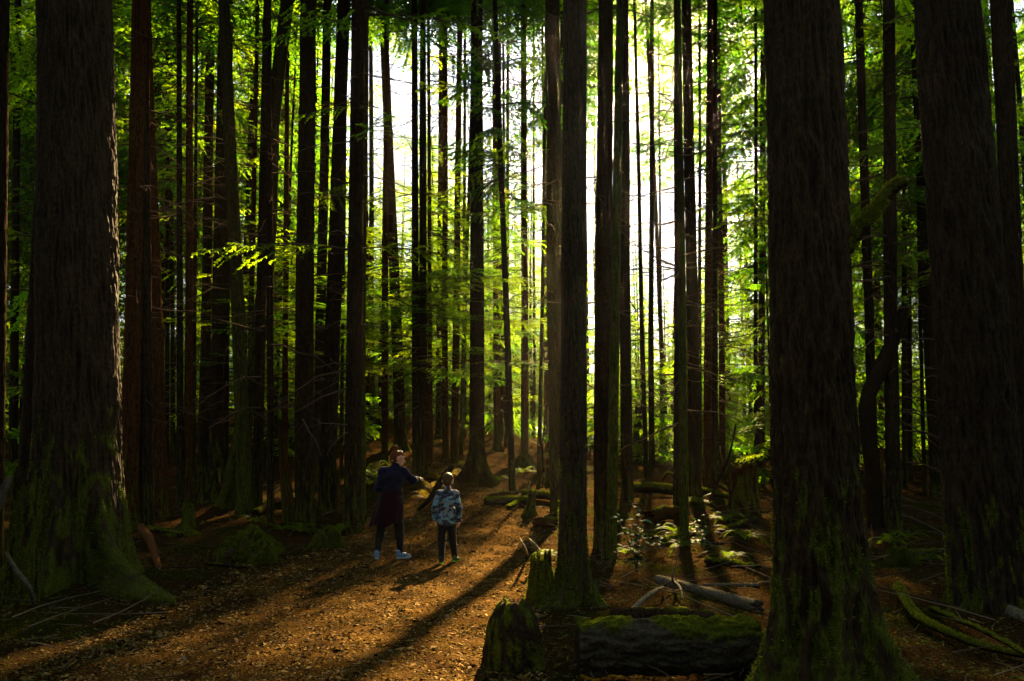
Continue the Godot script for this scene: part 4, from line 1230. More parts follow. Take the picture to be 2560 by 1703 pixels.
# ---------------------------------------------------------------- litter
func litter() -> void:
	var r := RandomNumberGenerator.new(); r.seed = 4242
	# wood chips on the path: each a small tilted flake
	var v := PackedVector3Array(); var c := PackedColorArray()
	var tones := [Color(0.120, 0.068, 0.018), Color(0.088, 0.050, 0.013), Color(0.055, 0.031, 0.010), Color(0.175, 0.112, 0.040), Color(0.036, 0.021, 0.008), Color(0.125, 0.088, 0.045)]
	for i in 150000:
		var d := 4.0 + 23.0 * pow(r.randf(), 1.5)
		var e := path_edges(d)
		var x := lerpf(e.x - 0.4, e.y + 0.4, r.randf())
		var p := Vector3(x, terrain(x, -d) + 0.020, -d)
		if path_in(x, -d) < 0.15: p.y -= 0.012
		if n_patch.get_noise_2d(x * 2.4, d * 2.4) + r.randf_range(-0.35, 0.35) < -0.12: continue
		var L := r.randf_range(0.005, 0.019) * (2.2 if r.randf() < 0.04 else 1.0); var W := L * r.randf_range(0.2, 0.7)
		var b := Basis(Vector3.UP, r.randf() * TAU) * Basis(Vector3(1, 0, 0), r.randf_range(-0.55, 0.55)) * Basis(Vector3(0, 0, 1), r.randf_range(-0.5, 0.5))
		var q0 := p + b * Vector3(-L, 0, -W); var q1 := p + b * Vector3(L, 0, -W * 0.7); var q2 := p + b * Vector3(L * 0.8, 0.002, W); var q3 := p + b * Vector3(-L * 0.9, 0.001, W)
		var col: Color = tones[r.randi() % 6] * r.randf_range(0.7, 1.25); col.a = 1.0
		v.append_array([q0, q1, q2, q0, q2, q3]); c.append_array([col, col, col, col, col, col])
	var o := part("wood_chips", arrays(v, PackedVector3Array(), c), M.chip, self)
	tag(o, "loose brown wood chips covering the trodden path", "wood chips", "", "stuff")
	# needles, flakes and leaf scraps elsewhere
	v = PackedVector3Array(); c = PackedColorArray()
	for i in 170000:
		var d := 4.0 + 30.0 * pow(r.randf(), 1.7)
		var x := r.randf_range(-1, 1) * (0.62 * d + 1.0)
		if path_in(x, -d) > 0.3: continue
		var off := clampf(0.15 - path_in(x, -d), 0.0, 1.0)
		var y := terrain(x, -d) + off * (0.05 * n_patch.get_noise_2d(x * 1.1, -d * 1.1) + 0.10 * n_soft.get_noise_2d(x * 0.35, -d * 0.35))
		var p := Vector3(x, y + r.randf_range(-0.005, 0.02), -d)
		var L := r.randf_range(0.010, 0.040); var W := L * r.randf_range(0.06, 0.35)
		var b := Basis(Vector3.UP, r.randf() * TAU) * Basis(Vector3(1, 0, 0), r.randf_range(-0.6, 0.6)) * Basis(Vector3(0, 0, 1), r.randf_range(-0.45, 0.45))
		var col: Color = tones[r.randi() % 6] * r.randf_range(0.3, 0.8)
		col.r *= 0.8
		if r.randf() < 0.12: col = Color(0.06, 0.08, 0.015)
		col.a = 1.0
		v.append_array([p + b * Vector3(-L, 0, -W), p + b * Vector3(L, 0, 0), p + b * Vector3(-L * 0.7, 0, W)]); c.append_array([col, col, col])
	o = part("forest_litter", arrays(v, PackedVector3Array(), c), M.chip, self)
	tag(o, "brown needles and leaf scraps strewn over the forest floor", "litter", "", "stuff")
	# fallen twigs
	v = PackedVector3Array(); c = PackedColorArray(); var idx := PackedInt32Array()
	for i in 1900:
		var d := 5.0 + 30.0 * pow(r.randf(), 1.2)
		var x := r.randf_range(-1, 1) * (0.62 * d + 1.0)
		var inside := path_in(x, -d) > 0.0
		if inside and r.randf() < 0.9: continue
		if x < 0.0 and r.randf() < 0.45: continue
		var L := r.randf_range(0.06, 0.3) if inside or r.randf() < 0.6 else r.randf_range(0.3, 1.3)
		if d < 9.5: L = minf(L, 0.35)
		var az := r.randf() * TAU
		var dir := Vector3(cos(az), 0, sin(az))
		var pts := PackedVector3Array(); var rad := PackedFloat32Array()
		var lift := r.randf_range(0.0, 0.3) * L if not inside else 0.0
		var bend := r.randf_range(-0.15, 0.15) * L
		for k in 4:
			var f := k / 3.0
			var p := Vector3(x, 0, -d) + dir * L * (f - 0.5) + dir.cross(Vector3.UP) * bend * sin(f * PI)
			p.y = terrain(p.x, p.z) + 0.03 + lift * f
			pts.append(p); rad.append(lerpf(0.004 + 0.006 * minf(L, 1.0), 0.002, f))
		var tone := Color(0.085, 0.064, 0.044) * r.randf_range(0.4, 1.3); tone.a = 1.0
		tube_into(v, idx, c, pts, rad, 4, tone)
	o = part("fallen_twigs", arrays(v, normals_of(v, idx), c, idx), M.twig, self)
	tag(o, "dead twigs fallen all over the forest floor", "twigs", "", "stuff")
	# pebbles on the path
	for q: Array in PEBBLES:
		var m := SphereMesh.new(); m.radius = 1.0; m.height = 2.0; m.radial_segments = 12; m.rings = 6
		var a := m.surface_get_arrays(0) if false else m.get_mesh_arrays()
		var pv: PackedVector3Array = a[Mesh.ARRAY_VERTEX]; var cc := PackedColorArray()
		for k in pv.size():
			pv[k] *= 1.0 + 0.25 * n_patch.get_noise_3dv(pv[k] * 0.9 + Vector3(q[0], q[1], 0) * 5.0)
			cc.append(Color(0.20, 0.19, 0.18))
		var pm := arrays(pv, normals_of(pv, a[Mesh.ARRAY_INDEX]), cc, a[Mesh.ARRAY_INDEX])
		var t := part(numbered("pebble"), pm, M.wood, self)
		var s: float = q[2]
		t.transform = Transform3D(Basis(Vector3.UP, (q[0] as float) * 9.0).scaled(Vector3(s, s * 0.55, s * 0.75)), on_ground(q[0], q[1], 0.018))
		tag(t, q[3], "stone", "pebbles on the path")

# ---------------------------------------------------------------- where things stand, in metres
const TREES := [
	[-6.822, -12.593, -0.0527, 0.101, 0.5, "d", "", "dark trunk cut by the left edge of the picture", "dark trunk cut by the left edge"],
	[-5.427, -11.928, -0.0589, 0.503, 0.9, "b", "hero_left", "massive furrowed trunk at the left with sunlit right edge and long mossy root", "massive furrowed trunk at the left"],
	[-6.841, -16.99, -0.0283, 0.157, 0.5, "r", "", "slim orange-brown trunk just right of the massive left trunk", "slim orange-brown trunk"],
	[-6.554, -17.059, -0.0526, 0.097, 0.3, "d", "", "dark slim trunk third from the left beside the orange-brown trunk", "dark slim trunk third from the left"],
	[-6.72, -18.184, -0.0775, 0.126, 0.5, "r", "", "reddish leaning trunk fourth from the left with rough base", "reddish leaning trunk fourth from the left"],
	[-10.15, -19.646, -0.006, 0.108, 0.3, "d", "", "dim leaning trunk rising behind the mossy stump at the left edge", "dim leaning trunk"],
	[-12.779, -24.179, -0.0541, 0.103, 0.3, "d", "", "dim thin trunk behind the stump at the left edge", "dim thin trunk"],
	[-9.22, -25.187, -0.0425, 0.059, 0.2, "d", "", "very thin dark stem right of the reddish leaning trunk", "very thin dark stem"],
	[-9.796, -27.202, -0.0524, 0.063, 0.2, "d", "", "very thin stem in the dark gap left of the tall moss stump", "very thin stem in the dark gap"],
	[-6.781, -19.407, -0.0464, 0.057, 0.2, "d", "", "thin dark trunk left of the reddish pole behind the small moss stump", "thin dark trunk left of the reddish pole"],
	[-6.666, -19.477, -0.0368, 0.078, 0.3, "r", "", "reddish pole rising behind the small moss stump", "reddish pole rising"],
	[-7.41, -21.977, -0.0327, 0.046, 0.1, "b", "", "thin pole with bright sunlit right edge at left", "thin pole with bright sunlit right edge"],
	[-7.77, -23.724, -0.0216, 0.136, 0.2, "b", "", "upright brown trunk left of the wide dark trunk and dark stump", "upright brown trunk"],
	[-7.067, -22.741, -0.0214, 0.221, 0.2, "d", "", "wide dark trunk behind the leaning grey-green tree", "wide dark trunk"],
	[-5.784, -19.203, 0.0848, 0.162, 0.7, "m", "lean", "grey-green tree leaning right with a curved mossy root", "grey-green tree leaning right"],
	[-5.241, -18.637, -0.0765, 0.129, 0.8, "m", "", "moss-covered trunk with wide base right behind the leaning tree", "moss-covered trunk with wide base right"],
	[-6.468, -23.172, -0.0141, 0.069, 0.2, "r", "", "thin reddish stem just right of the mossy wide-based trunk", "thin reddish stem"],
	[-5.112, -19.056, -0.0133, 0.092, 0.3, "b", "", "brown trunk with sunlit right edge left of the splintered snag", "brown trunk with sunlit right edge"],
	[-4.401, -17.334, -0.0355, 0.055, 0.2, "d", "", "slim dark pole standing before the splintered snag", "slim dark pole"],
	[-5.588, -23.26, -0.0238, 0.069, 0.2, "r", "", "reddish pole rising behind the splintered snag", "reddish pole rising behind the splintered snag"],
	[-3.781, -17.362, -0.0208, 0.168, 0.6, "b", "", "straight brown trunk with mossy foot beside the small moss mound", "straight brown trunk"],
	[-4.546, -22.232, -0.0065, 0.122, 0.3, "b", "", "brown trunk in shade between the two big straight trunks", "brown trunk in shade"],
	[-3.647, -18.668, 0.0104, 0.149, 0.4, "d", "", "dark trunk slanting right just left of the trunk nearest the woman", "dark trunk slanting right"],
	[-4.369, -24.179, -0.0105, 0.046, 0.2, "b", "", "thin pole hidden between slanting dark trunk and its neighbour", "thin pole hidden"],
	[-2.764, -16.413, -0.0079, 0.134, 0.3, "d", "bough", "thick dark trunk nearest the woman, on her left", "thick dark trunk"],
	[-2.714, -17.352, -0.0124, 0.044, 0.2, "m", "", "thin mossy pole touching the thick trunk beside the woman", "thin mossy pole touching the thick trunk"],
	[-4.855, -31.368, -0.0241, 0.113, 0.3, "b", "", "pale grey distant trunk left of the woman's head", "pale grey distant trunk"],
	[-4.598, -31.083, -0.0232, 0.092, 0.3, "m", "", "greenish distant trunk left of the woman's head", "greenish distant trunk"],
	[-3.403, -25.266, -0.0123, 0.091, 0.2, "r", "", "slim reddish trunk directly behind the woman's hair bun", "slim reddish trunk directly"],
	[-3.427, -29.044, -0.0549, 0.173, 1, "b", "", "pale distant trunk with flared foot right above the woman's head", "pale distant trunk"],
	[-2.34, -23.163, -0.017, 0.093, 0.2, "d", "twig", "left stem of the dark twin trunk right of the woman", "left stem of the dark twin trunk"],
	[-2.208, -23.114, -0.009, 0.088, 0.2, "d", "twig", "right stem of the dark twin trunk right of the woman", "right stem of the dark twin trunk"],
	[-2.236, -24.921, -0.0163, 0.032, 0.1, "d", "", "hair-thin stem beside the dark twin trunk", "hair-thin stem beside the dark twin trunk"],
	[-2.299, -26.725, -0.016, 0.068, 0.2, "r", "twig", "slim reddish pole right of the dark twin trunk", "slim reddish pole"],
	[-2.585, -33.399, -0.0044, 0.114, 0.6, "b", "", "pale distant trunk above the leaning mossy stub", "pale distant trunk above the"],
	[-1.943, -27.615, -0.0097, 0.088, 0.2, "r", "twig", "reddish trunk, left of a close pair above the boy", "reddish trunk, left of a close pair"],
	[-1.723, -27.846, 0.0069, 0.106, 0.2, "r", "twig", "reddish trunk, right of a close pair above the boy", "reddish trunk, right of a close pair"],
	[-1.584, -29.396, 0.0231, 0.062, 0.2, "m", "", "thin pale young stem left of the buttressed trunk", "thin pale young stem"],
	[-0.884, -23.759, -0.0046, 0.191, 1.5, "d", "twig", "dark buttressed trunk at the end of the path", "dark buttressed trunk at the end"],
	[-0.487, -31.897, -0.009, 0.122, 1.2, "r", "", "orange-lit distant trunk with spreading roots on the rise", "orange-lit distant trunk"],
	[-0.219, -34.346, -0.008, 0.066, 0.2, "r", "", "thin reddish stem behind the leaning slender pole", "thin reddish stem behind the"],
	[0.009, -22.36, -0.0362, 0.076, 0.4, "d", "", "slender dark pole leaning left, standing by the mossy logs", "slender dark pole leaning left"],
	[0.399, -30.324, -0.0001, 0.122, 0.3, "r", "", "straight reddish trunk standing on a dark root mound", "straight reddish trunk"],
	[0.641, -23.01, 0.0212, 0.049, 0.1, "d", "", "very thin dark pole left of the big centre trunk", "very thin dark pole"],
	[0.958, -19.142, -0.008, 0.171, 0.2, "b", "", "brown trunk half hidden behind the left side of the big centre trunk", "brown trunk half hidden"],
	[0.636, -10.054, 0.0113, 0.14, 0.75, "b", "hero_centre", "big furrowed centre trunk in front of the sun glow", "big furrowed centre trunk"],
	[1.461, -15.285, 0.0171, 0.141, 0.2, "b", "", "thick brown trunk right of the big centre trunk", "thick brown trunk"],
	[1.498, -14.373, 0.0291, 0.072, 0.15, "m", "", "narrow trunk with moss-lit edge leaning against thick brown trunk", "narrow trunk with moss-lit edge"],
	[2.596, -21.296, 0.0077, 0.13, 0.3, "d", "", "dark straight trunk right of the moss-edged narrow trunk", "dark straight trunk"],
	[3.521, -24.714, -0.0085, 0.057, 0.2, "d", "", "thin dark pole before the short snag, leaning left", "thin dark pole before the short snag"],
	[4.161, -28.077, 0.0182, 0.083, 0.9, "b", "", "brown pole with one root spreading right behind the thin dark pole", "brown pole with one root spreading right"],
	[6.407, -40.247, 0.0115, 0.068, 0.2, "b", "", "thin distant stem right of the pole with spreading root", "thin distant stem right of the pole"],
	[6.301, -38.284, -0.027, 0.097, 0.2, "r", "", "slim reddish distant stem leaning left in the bright gap", "slim reddish distant stem"],
	[6.468, -38.107, 0.0443, 0.073, 0.2, "r", "", "thin reddish stem touching the dark pair of trunks", "thin reddish stem touching the dark pair"],
	[3.305, -19.056, 0.0215, 0.068, 0.2, "d", "", "dark trunk, left of the pair right of the sun glow", "dark trunk, left of the pair"],
	[2.883, -15.939, 0.0096, 0.067, 0.2, "m", "", "moss-edged slim trunk, nearest of the pair right of the sun glow", "moss-edged slim trunk, nearest of the pair"],
	[4.22, -21.838, 0.0059, 0.143, 0.4, "b", "", "rough barked trunk right behind the moss-edged slim trunk", "rough barked trunk right"],
	[5.423, -27.202, 0.0227, 0.058, 0.2, "r", "", "thin orange stem right of the rough barked trunk", "thin orange stem"],
	[4.89, -23.671, 0.0313, 0.105, 0.2, "r", "twig", "straight reddish trunk with bare twigs left of the big rotten stump", "straight reddish trunk with bare twigs"],
	[4.986, -23.334, 0.0288, 0.069, 0.2, "d", "twig", "dark slim trunk touching the straight reddish trunk", "dark slim trunk"],
	[6.103, -27.422, 0.0172, 0.087, 0.2, "r", "twig", "slim trunk with long dead twigs right of the reddish trunk", "slim trunk with long dead twigs"],
	[9.406, -41.052, 0.0154, 0.122, 0.3, "b", "twig", "pale distant trunk between dead twigs and the rotten stump", "pale distant trunk between dead twigs"],
	[6.778, -26.194, 0.0296, 0.061, 0.2, "b", "", "pale thin trunk left of the big mossy-limbed trunk", "pale thin trunk"],
	[7.675, -29.065, 0.0359, 0.105, 0.2, "r", "", "reddish trunk half hidden by the big mossy-limbed trunk", "reddish trunk half"],
	[2.073, -6.543, 0.0102, 0.264, 0.85, "b", "hero_right", "big dark trunk at right with a mossy broken limb", "big dark trunk at right"],
	[7.1, -18.638, 0.017, 0.087, 0.2, "d", "", "dark pole right of the big mossy-limbed trunk", "dark pole right of the big mossy-limbed trunk"],
	[6.815, -16.973, 0.0391, 0.118, 0.2, "d", "twig", "dark pole left of the huge black trunk at right", "dark pole left of the huge black trunk"],
	[10.441, -25.124, 0.048, 0.074, 0.3, "b", "", "pale trunk in the bright gap at right", "pale trunk in the bright gap at right"],
	[11.467, -27.234, 0.0485, 0.063, 0.2, "d", "", "thin dark stem in the bright gap at right", "thin dark stem in the bright gap"],
	[10.338, -23.735, 0.0317, 0.045, 0.2, "d", "", "thin slanting stem in the bright gap at right", "thin slanting stem in the bright gap"],
	[10.596, -23.555, 0.0059, 0.169, 0.3, "d", "", "dark trunk slanting left beside the huge black trunk", "dark trunk slanting left"],
	[5.068, -10.172, -0.0132, 0.364, 0.5, "d", "hero_edge", "huge black trunk at the right edge", "huge black trunk at the right edge"],
	[7.298, -13.601, 0.0162, 0.104, 0.2, "d", "", "dark trunk at the upper right corner behind the huge black trunk", "dark trunk at the upper right corner"],
	[8.237, -15.112, 0.0212, 0.077, 0.2, "d", "", "dark slim trunk at the right border of the picture", "dark slim trunk at the right border"],
]
const PATH := [[3.00, -2.53, 0.30], [6.95, -3.38, -0.14], [8.48, -3.39, -0.16], [10.61, -3.48, 0.09], [12.81, -3.41, 0.27], [14.44, -2.79, 0.25], [16.45, -2.71, 0.21], [18.49, -2.74, 0.00], [20.21, -2.50, -0.39], [22.08, -2.19, -0.52], [23.07, -1.84, -1.08]]
const WOMAN := Vector2(-1.812, -13.918)
const BOY := Vector2(-0.944, -13.762)
const LIMB := [[Vector3(0.130, 2.834, 0.120), 0.050], [Vector3(0.256, 3.039, 0.120), 0.062], [Vector3(0.393, 3.205, 0.120), 0.048], [Vector3(0.527, 3.361, 0.120), 0.042], [Vector3(0.631, 3.477, 0.120), 0.046], [Vector3(0.706, 3.509, 0.120), 0.032]]
const LOGS := [
	["fallen_log", "big mossy log in the right foreground with scaly bark", Vector3(0.480, 0.203, -7.123), Vector3(1.814, 0.196, -7.154), 0.196, 0.197, "g", 0.34, 0.016, 0, 0, "log", "fallen logs on the right", 0.8],
	["fallen_log", "dark rotting log just behind the big mossy foreground log", Vector3(0.923, 0.109, -8.946), Vector3(1.902, 0.088, -8.857), 0.081, 0.066, "d", 0.05, 0.01, 0.02, 0.15, "log", "fallen logs on the right", 0.9],
	["fallen_log", "pale debarked log with broken orange end", Vector3(1.818, 0.071, -11.877), Vector3(2.530, 0.051, -9.889), 0.059, 0.066, "g", 0, 0.004, 0, 0.1, "log", "fallen logs on the right", 1.7],
	["fallen_pole", "thin pale pole lying above the pale debarked log", Vector3(2.308, 0.040, -11.661), Vector3(2.978, 0.051, -11.530), 0.019, 0.022, "g", 0, 0.002, 0, 0, "pole", "fallen logs on the right", 2],
	["fallen_log", "pale grey log at the lower right edge", Vector3(5.321, 0.056, -11.316), Vector3(4.865, 0.019, -8.670), 0.061, 0.061, "g", 0, 0.004, 0, 0.1, "log", "fallen logs on the right", 2],
	["fallen_log", "short mossy log with a sawn end beside the path", Vector3(-0.568, 0.644, -19.877), Vector3(0.356, 0.639, -20.144), 0.088, 0.080, "d", 0.55, 0.006, 0, 0, "log", "mossy logs beside the path", 1],
	["fallen_log", "mossy log lying across the end of the sawn log", Vector3(0.259, 0.751, -21.205), Vector3(1.052, 0.689, -20.832), 0.089, 0.079, "d", 0.6, 0.006, 0, 0, "log", "mossy logs beside the path", 1],
	["fallen_pole", "thin bare pole behind the sawn mossy log", Vector3(-0.558, 0.709, -21.014), Vector3(0.358, 0.774, -22.317), 0.027, 0.028, "b", 0.1, 0.002, 0, 0, "pole", "mossy logs beside the path", 1.3],
	["fallen_log", "small mossy log slanting before the jagged stump", Vector3(-0.081, 0.545, -19.221), Vector3(0.334, 0.677, -20.842), 0.040, 0.048, "d", 0.6, 0.004, 0, 0.1, "log", "mossy logs beside the path", 1],
	["fallen_log", "reddish rotten log left of the big centre trunk", Vector3(0.384, 0.384, -17.294), Vector3(0.892, 0.382, -17.441), 0.094, 0.088, "r", 0.05, 0.012, 0, 0.2, "log", "mossy logs beside the path", 1],
	["fallen_log", "long moss-topped log behind the dark straight trunk", Vector3(2.813, 0.832, -22.431), Vector3(3.897, 0.772, -22.054), 0.113, 0.111, "d", 0.6, 0.008, 0.03, 0.1, "log", "fallen logs on the right", 1],
	["fallen_log", "moss-topped log slanting down towards the rotten stump", Vector3(4.372, 0.771, -22.327), Vector3(5.003, 0.615, -21.038), 0.085, 0.058, "d", 0.55, 0.006, 0.02, 0.1, "log", "fallen logs on the right", 1],
	["fallen_pole", "thin straight pole lying behind the long moss-topped log", Vector3(3.013, 0.947, -24.595), Vector3(4.331, 0.998, -25.002), 0.031, 0.032, "g", 0, 0.002, 0, 0, "pole", "fallen logs on the right", 1.2],
	["fallen_log", "short brown log propped left of the rotten stump", Vector3(5.203, 0.868, -23.940), Vector3(5.220, 0.700, -22.195), 0.045, 0.042, "b", 0.1, 0.004, 0, 0.1, "log", "fallen logs on the right", 1.3],
	["fallen_log", "dark reddish log lying left of the moss-edged slim trunk", Vector3(2.514, 0.452, -17.559), Vector3(3.260, 0.480, -18.305), 0.125, 0.115, "r", 0.08, 0.012, 0.05, 0.3, "log", "fallen logs on the right", 0.8],
	["fallen_pole", "thin mossy branch lying level above the rotten stump", Vector3(5.559, 1.028, -26.564), Vector3(8.038, 1.214, -31.390), 0.022, 0.027, "d", 0.7, 0.002, 0.05, 0, "pole", "fallen logs on the right", 1],
	["fallen_log", "dark log leaning across the splintered snag", Vector3(-4.904, 0.483, -18.145), Vector3(-4.648, 0.697, -20.451), 0.076, 0.069, "d", 0.05, 0.006, 0.1, 0.1, "log", "logs on the left", 1],
	["fallen_log", "mossy branch lying right of the massive left trunk", Vector3(-6.425, 0.326, -16.508), Vector3(-5.456, 0.281, -15.726), 0.042, 0.040, "d", 0.55, 0.006, 0.02, 0.1, "log", "logs on the left", 1],
	["fallen_pole", "dark flat branch on the ground before the big moss mound", Vector3(-4.201, 0.121, -13.148), Vector3(-3.549, 0.092, -12.914), 0.027, 0.019, "d", 0.05, 0.004, 0, 0.1, "pole", "logs on the left", 1],
	["fallen_pole", "thin branch lying below the far right debris", Vector3(7.868, 0.403, -19.327), Vector3(7.423, 0.154, -15.929), 0.024, 0.020, "g", 0, 0.002, 0.06, 0, "pole", "fallen logs on the right", 1.2],
	["fallen_pole", "thin grey branch crossing the far right debris", Vector3(8.436, 0.506, -20.653), Vector3(8.139, 0.266, -17.383), 0.022, 0.015, "g", 0, 0.002, 0.1, 0, "pole", "fallen logs on the right", 1.2],
	["fallen_log", "dark mossy log behind the broad-leaved shrub", Vector3(2.434, 0.207, -15.510), Vector3(3.364, 0.279, -16.445), 0.049, 0.045, "d", 0.5, 0.006, 0.02, 0.15, "log", "fallen logs on the right", 1],
	["fallen_log", "short dark log before the big rotten stump", Vector3(3.591, 0.280, -16.478), Vector3(4.640, 0.380, -18.116), 0.048, 0.046, "d", 0.3, 0.006, 0, 0.2, "log", "fallen logs on the right", 1],
	["fallen_log", "mossy log among the far right debris", Vector3(5.253, 0.133, -13.499), Vector3(6.372, 0.153, -14.308), 0.042, 0.036, "d", 0.6, 0.006, 0.03, 0.15, "log", "fallen logs on the right", 1],
	["fallen_pole", "dark thin log left of the broad-leaved shrub", Vector3(1.899, 0.264, -16.468), Vector3(2.476, 0.222, -15.966), 0.031, 0.027, "d", 0.3, 0.004, 0, 0.1, "pole", "fallen logs on the right", 1],
	["fallen_log", "dark log lying above the thin pale pole", Vector3(2.766, 0.112, -13.524), Vector3(3.254, 0.096, -12.684), 0.045, 0.037, "d", 0.35, 0.008, 0.02, 0.2, "log", "fallen logs on the right", 1],
	["fallen_pole", "mossy low branch on the floor near the lower right corner", Vector3(4.326, 0.019, -9.920), Vector3(4.141, -0.008, -7.603), 0.019, 0.014, "d", 0.8, 0.003, 0.03, 0, "pole", "fallen logs on the right", 1],
]
const STUMPS := [
	["squat mossy stump in the foreground beside the path", Vector3(0.015, 0.007, -7.265), 0.214, 0.505, 1, 0.2, 0.04, "d", 0.06, "tree_stump", 0, 1],
	["broken stump with mossy side left of the big centre trunk", Vector3(0.297, 0.022, -9.996), 0.132, 0.494, 0.7, 0.5, 0.45, "r", 0.35, "tree_stump", 0, 0.8],
	["jagged dark stump before the mossy logs", Vector3(0.348, 0.413, -18.451), 0.101, 0.418, 0.55, 1, 0.7, "d", 0.15, "tree_stump", 0.1, 1],
	["big rotten stump left of the mossy-limbed trunk", Vector3(4.773, 0.411, -19.559), 0.301, 0.977, 0.95, 0.15, 0.2, "r", 0.2, "tree_stump", 0, 0.7],
	["short standing snag in the bright gap", Vector3(4.259, 1.445, -31.711), 0.167, 1.741, 1, 0.1, 0.1, "d", 0.05, "snag", 0, 1],
	["splintered leaning snag between the left trunks", Vector3(-4.133, 0.345, -17.701), 0.126, 1.503, 0.45, 0.3, 0.5, "r", 0.05, "snag", -0.13, 1.2],
	["tall mossy stump at the left edge", Vector3(-5.525, -0.013, -10.796), 0.160, 1.384, 0.9, 0.2, 0.2, "d", 0.35, "snag", 0, 0.9],
	["dark hollow stump left of the leaning grey-green tree", Vector3(-6.305, 0.597, -19.707), 0.255, 0.634, 0.75, 0.3, 0.4, "d", 0.15, "tree_stump", 0, 0.9],
	["small bright green moss stump at left", Vector3(-5.712, 0.290, -16.766), 0.091, 0.442, 0.8, 0.9, 0.3, "d", 0.9, "tree_stump", 0, 1],
	["reddish broken stump behind the dark pole at right", Vector3(9.151, 0.592, -23.522), 0.109, 1.088, 0.9, 0.1, 0.3, "r", 0.05, "snag", 0, 1],
	["dark root mound under the straight reddish trunk", Vector3(0.360, 1.216, -27.610), 0.256, 0.372, 0.55, 0.6, 0.4, "d", 0.1, "tree_stump", 0, 1],
	["dark upturned root clump left of the big centre trunk", Vector3(1.035, 0.913, -24.626), 0.186, 0.518, 0.7, 0.5, 0.5, "d", 0.1, "tree_stump", 0, 1],
	["thin dead post between the two trunks left of the woman", Vector3(-3.414, 0.428, -18.589), 0.043, 0.828, 0.8, 0.2, 0.3, "r", 0.05, "snag", 0, 1.2],
	["broken grey snag behind the huge black trunk", Vector3(8.573, 0.327, -18.717), 0.079, 1.335, 0.7, 0.1, 0.4, "g", 0.05, "snag", 0.03, 1],
]
const MOUNDS := [
	["large moss mound under the root of the leaning tree", -3.885, -14.119, 0.471, 0.519, 0.326],
	["small moss mound at the foot of the straight brown trunk", -2.888, -15.005, 0.284, 0.312, 0.222],
	["low moss hummock at the path side of the large moss mound", -3.489, -13.434, 0.194, 0.213, 0.099],
	["low mossy rise left of the large moss mound", -5.553, -16.047, 0.297, 0.327, 0.085],
	["low mossy rise by the far right debris", 5.398, -13.259, 0.218, 0.240, 0.229],
]
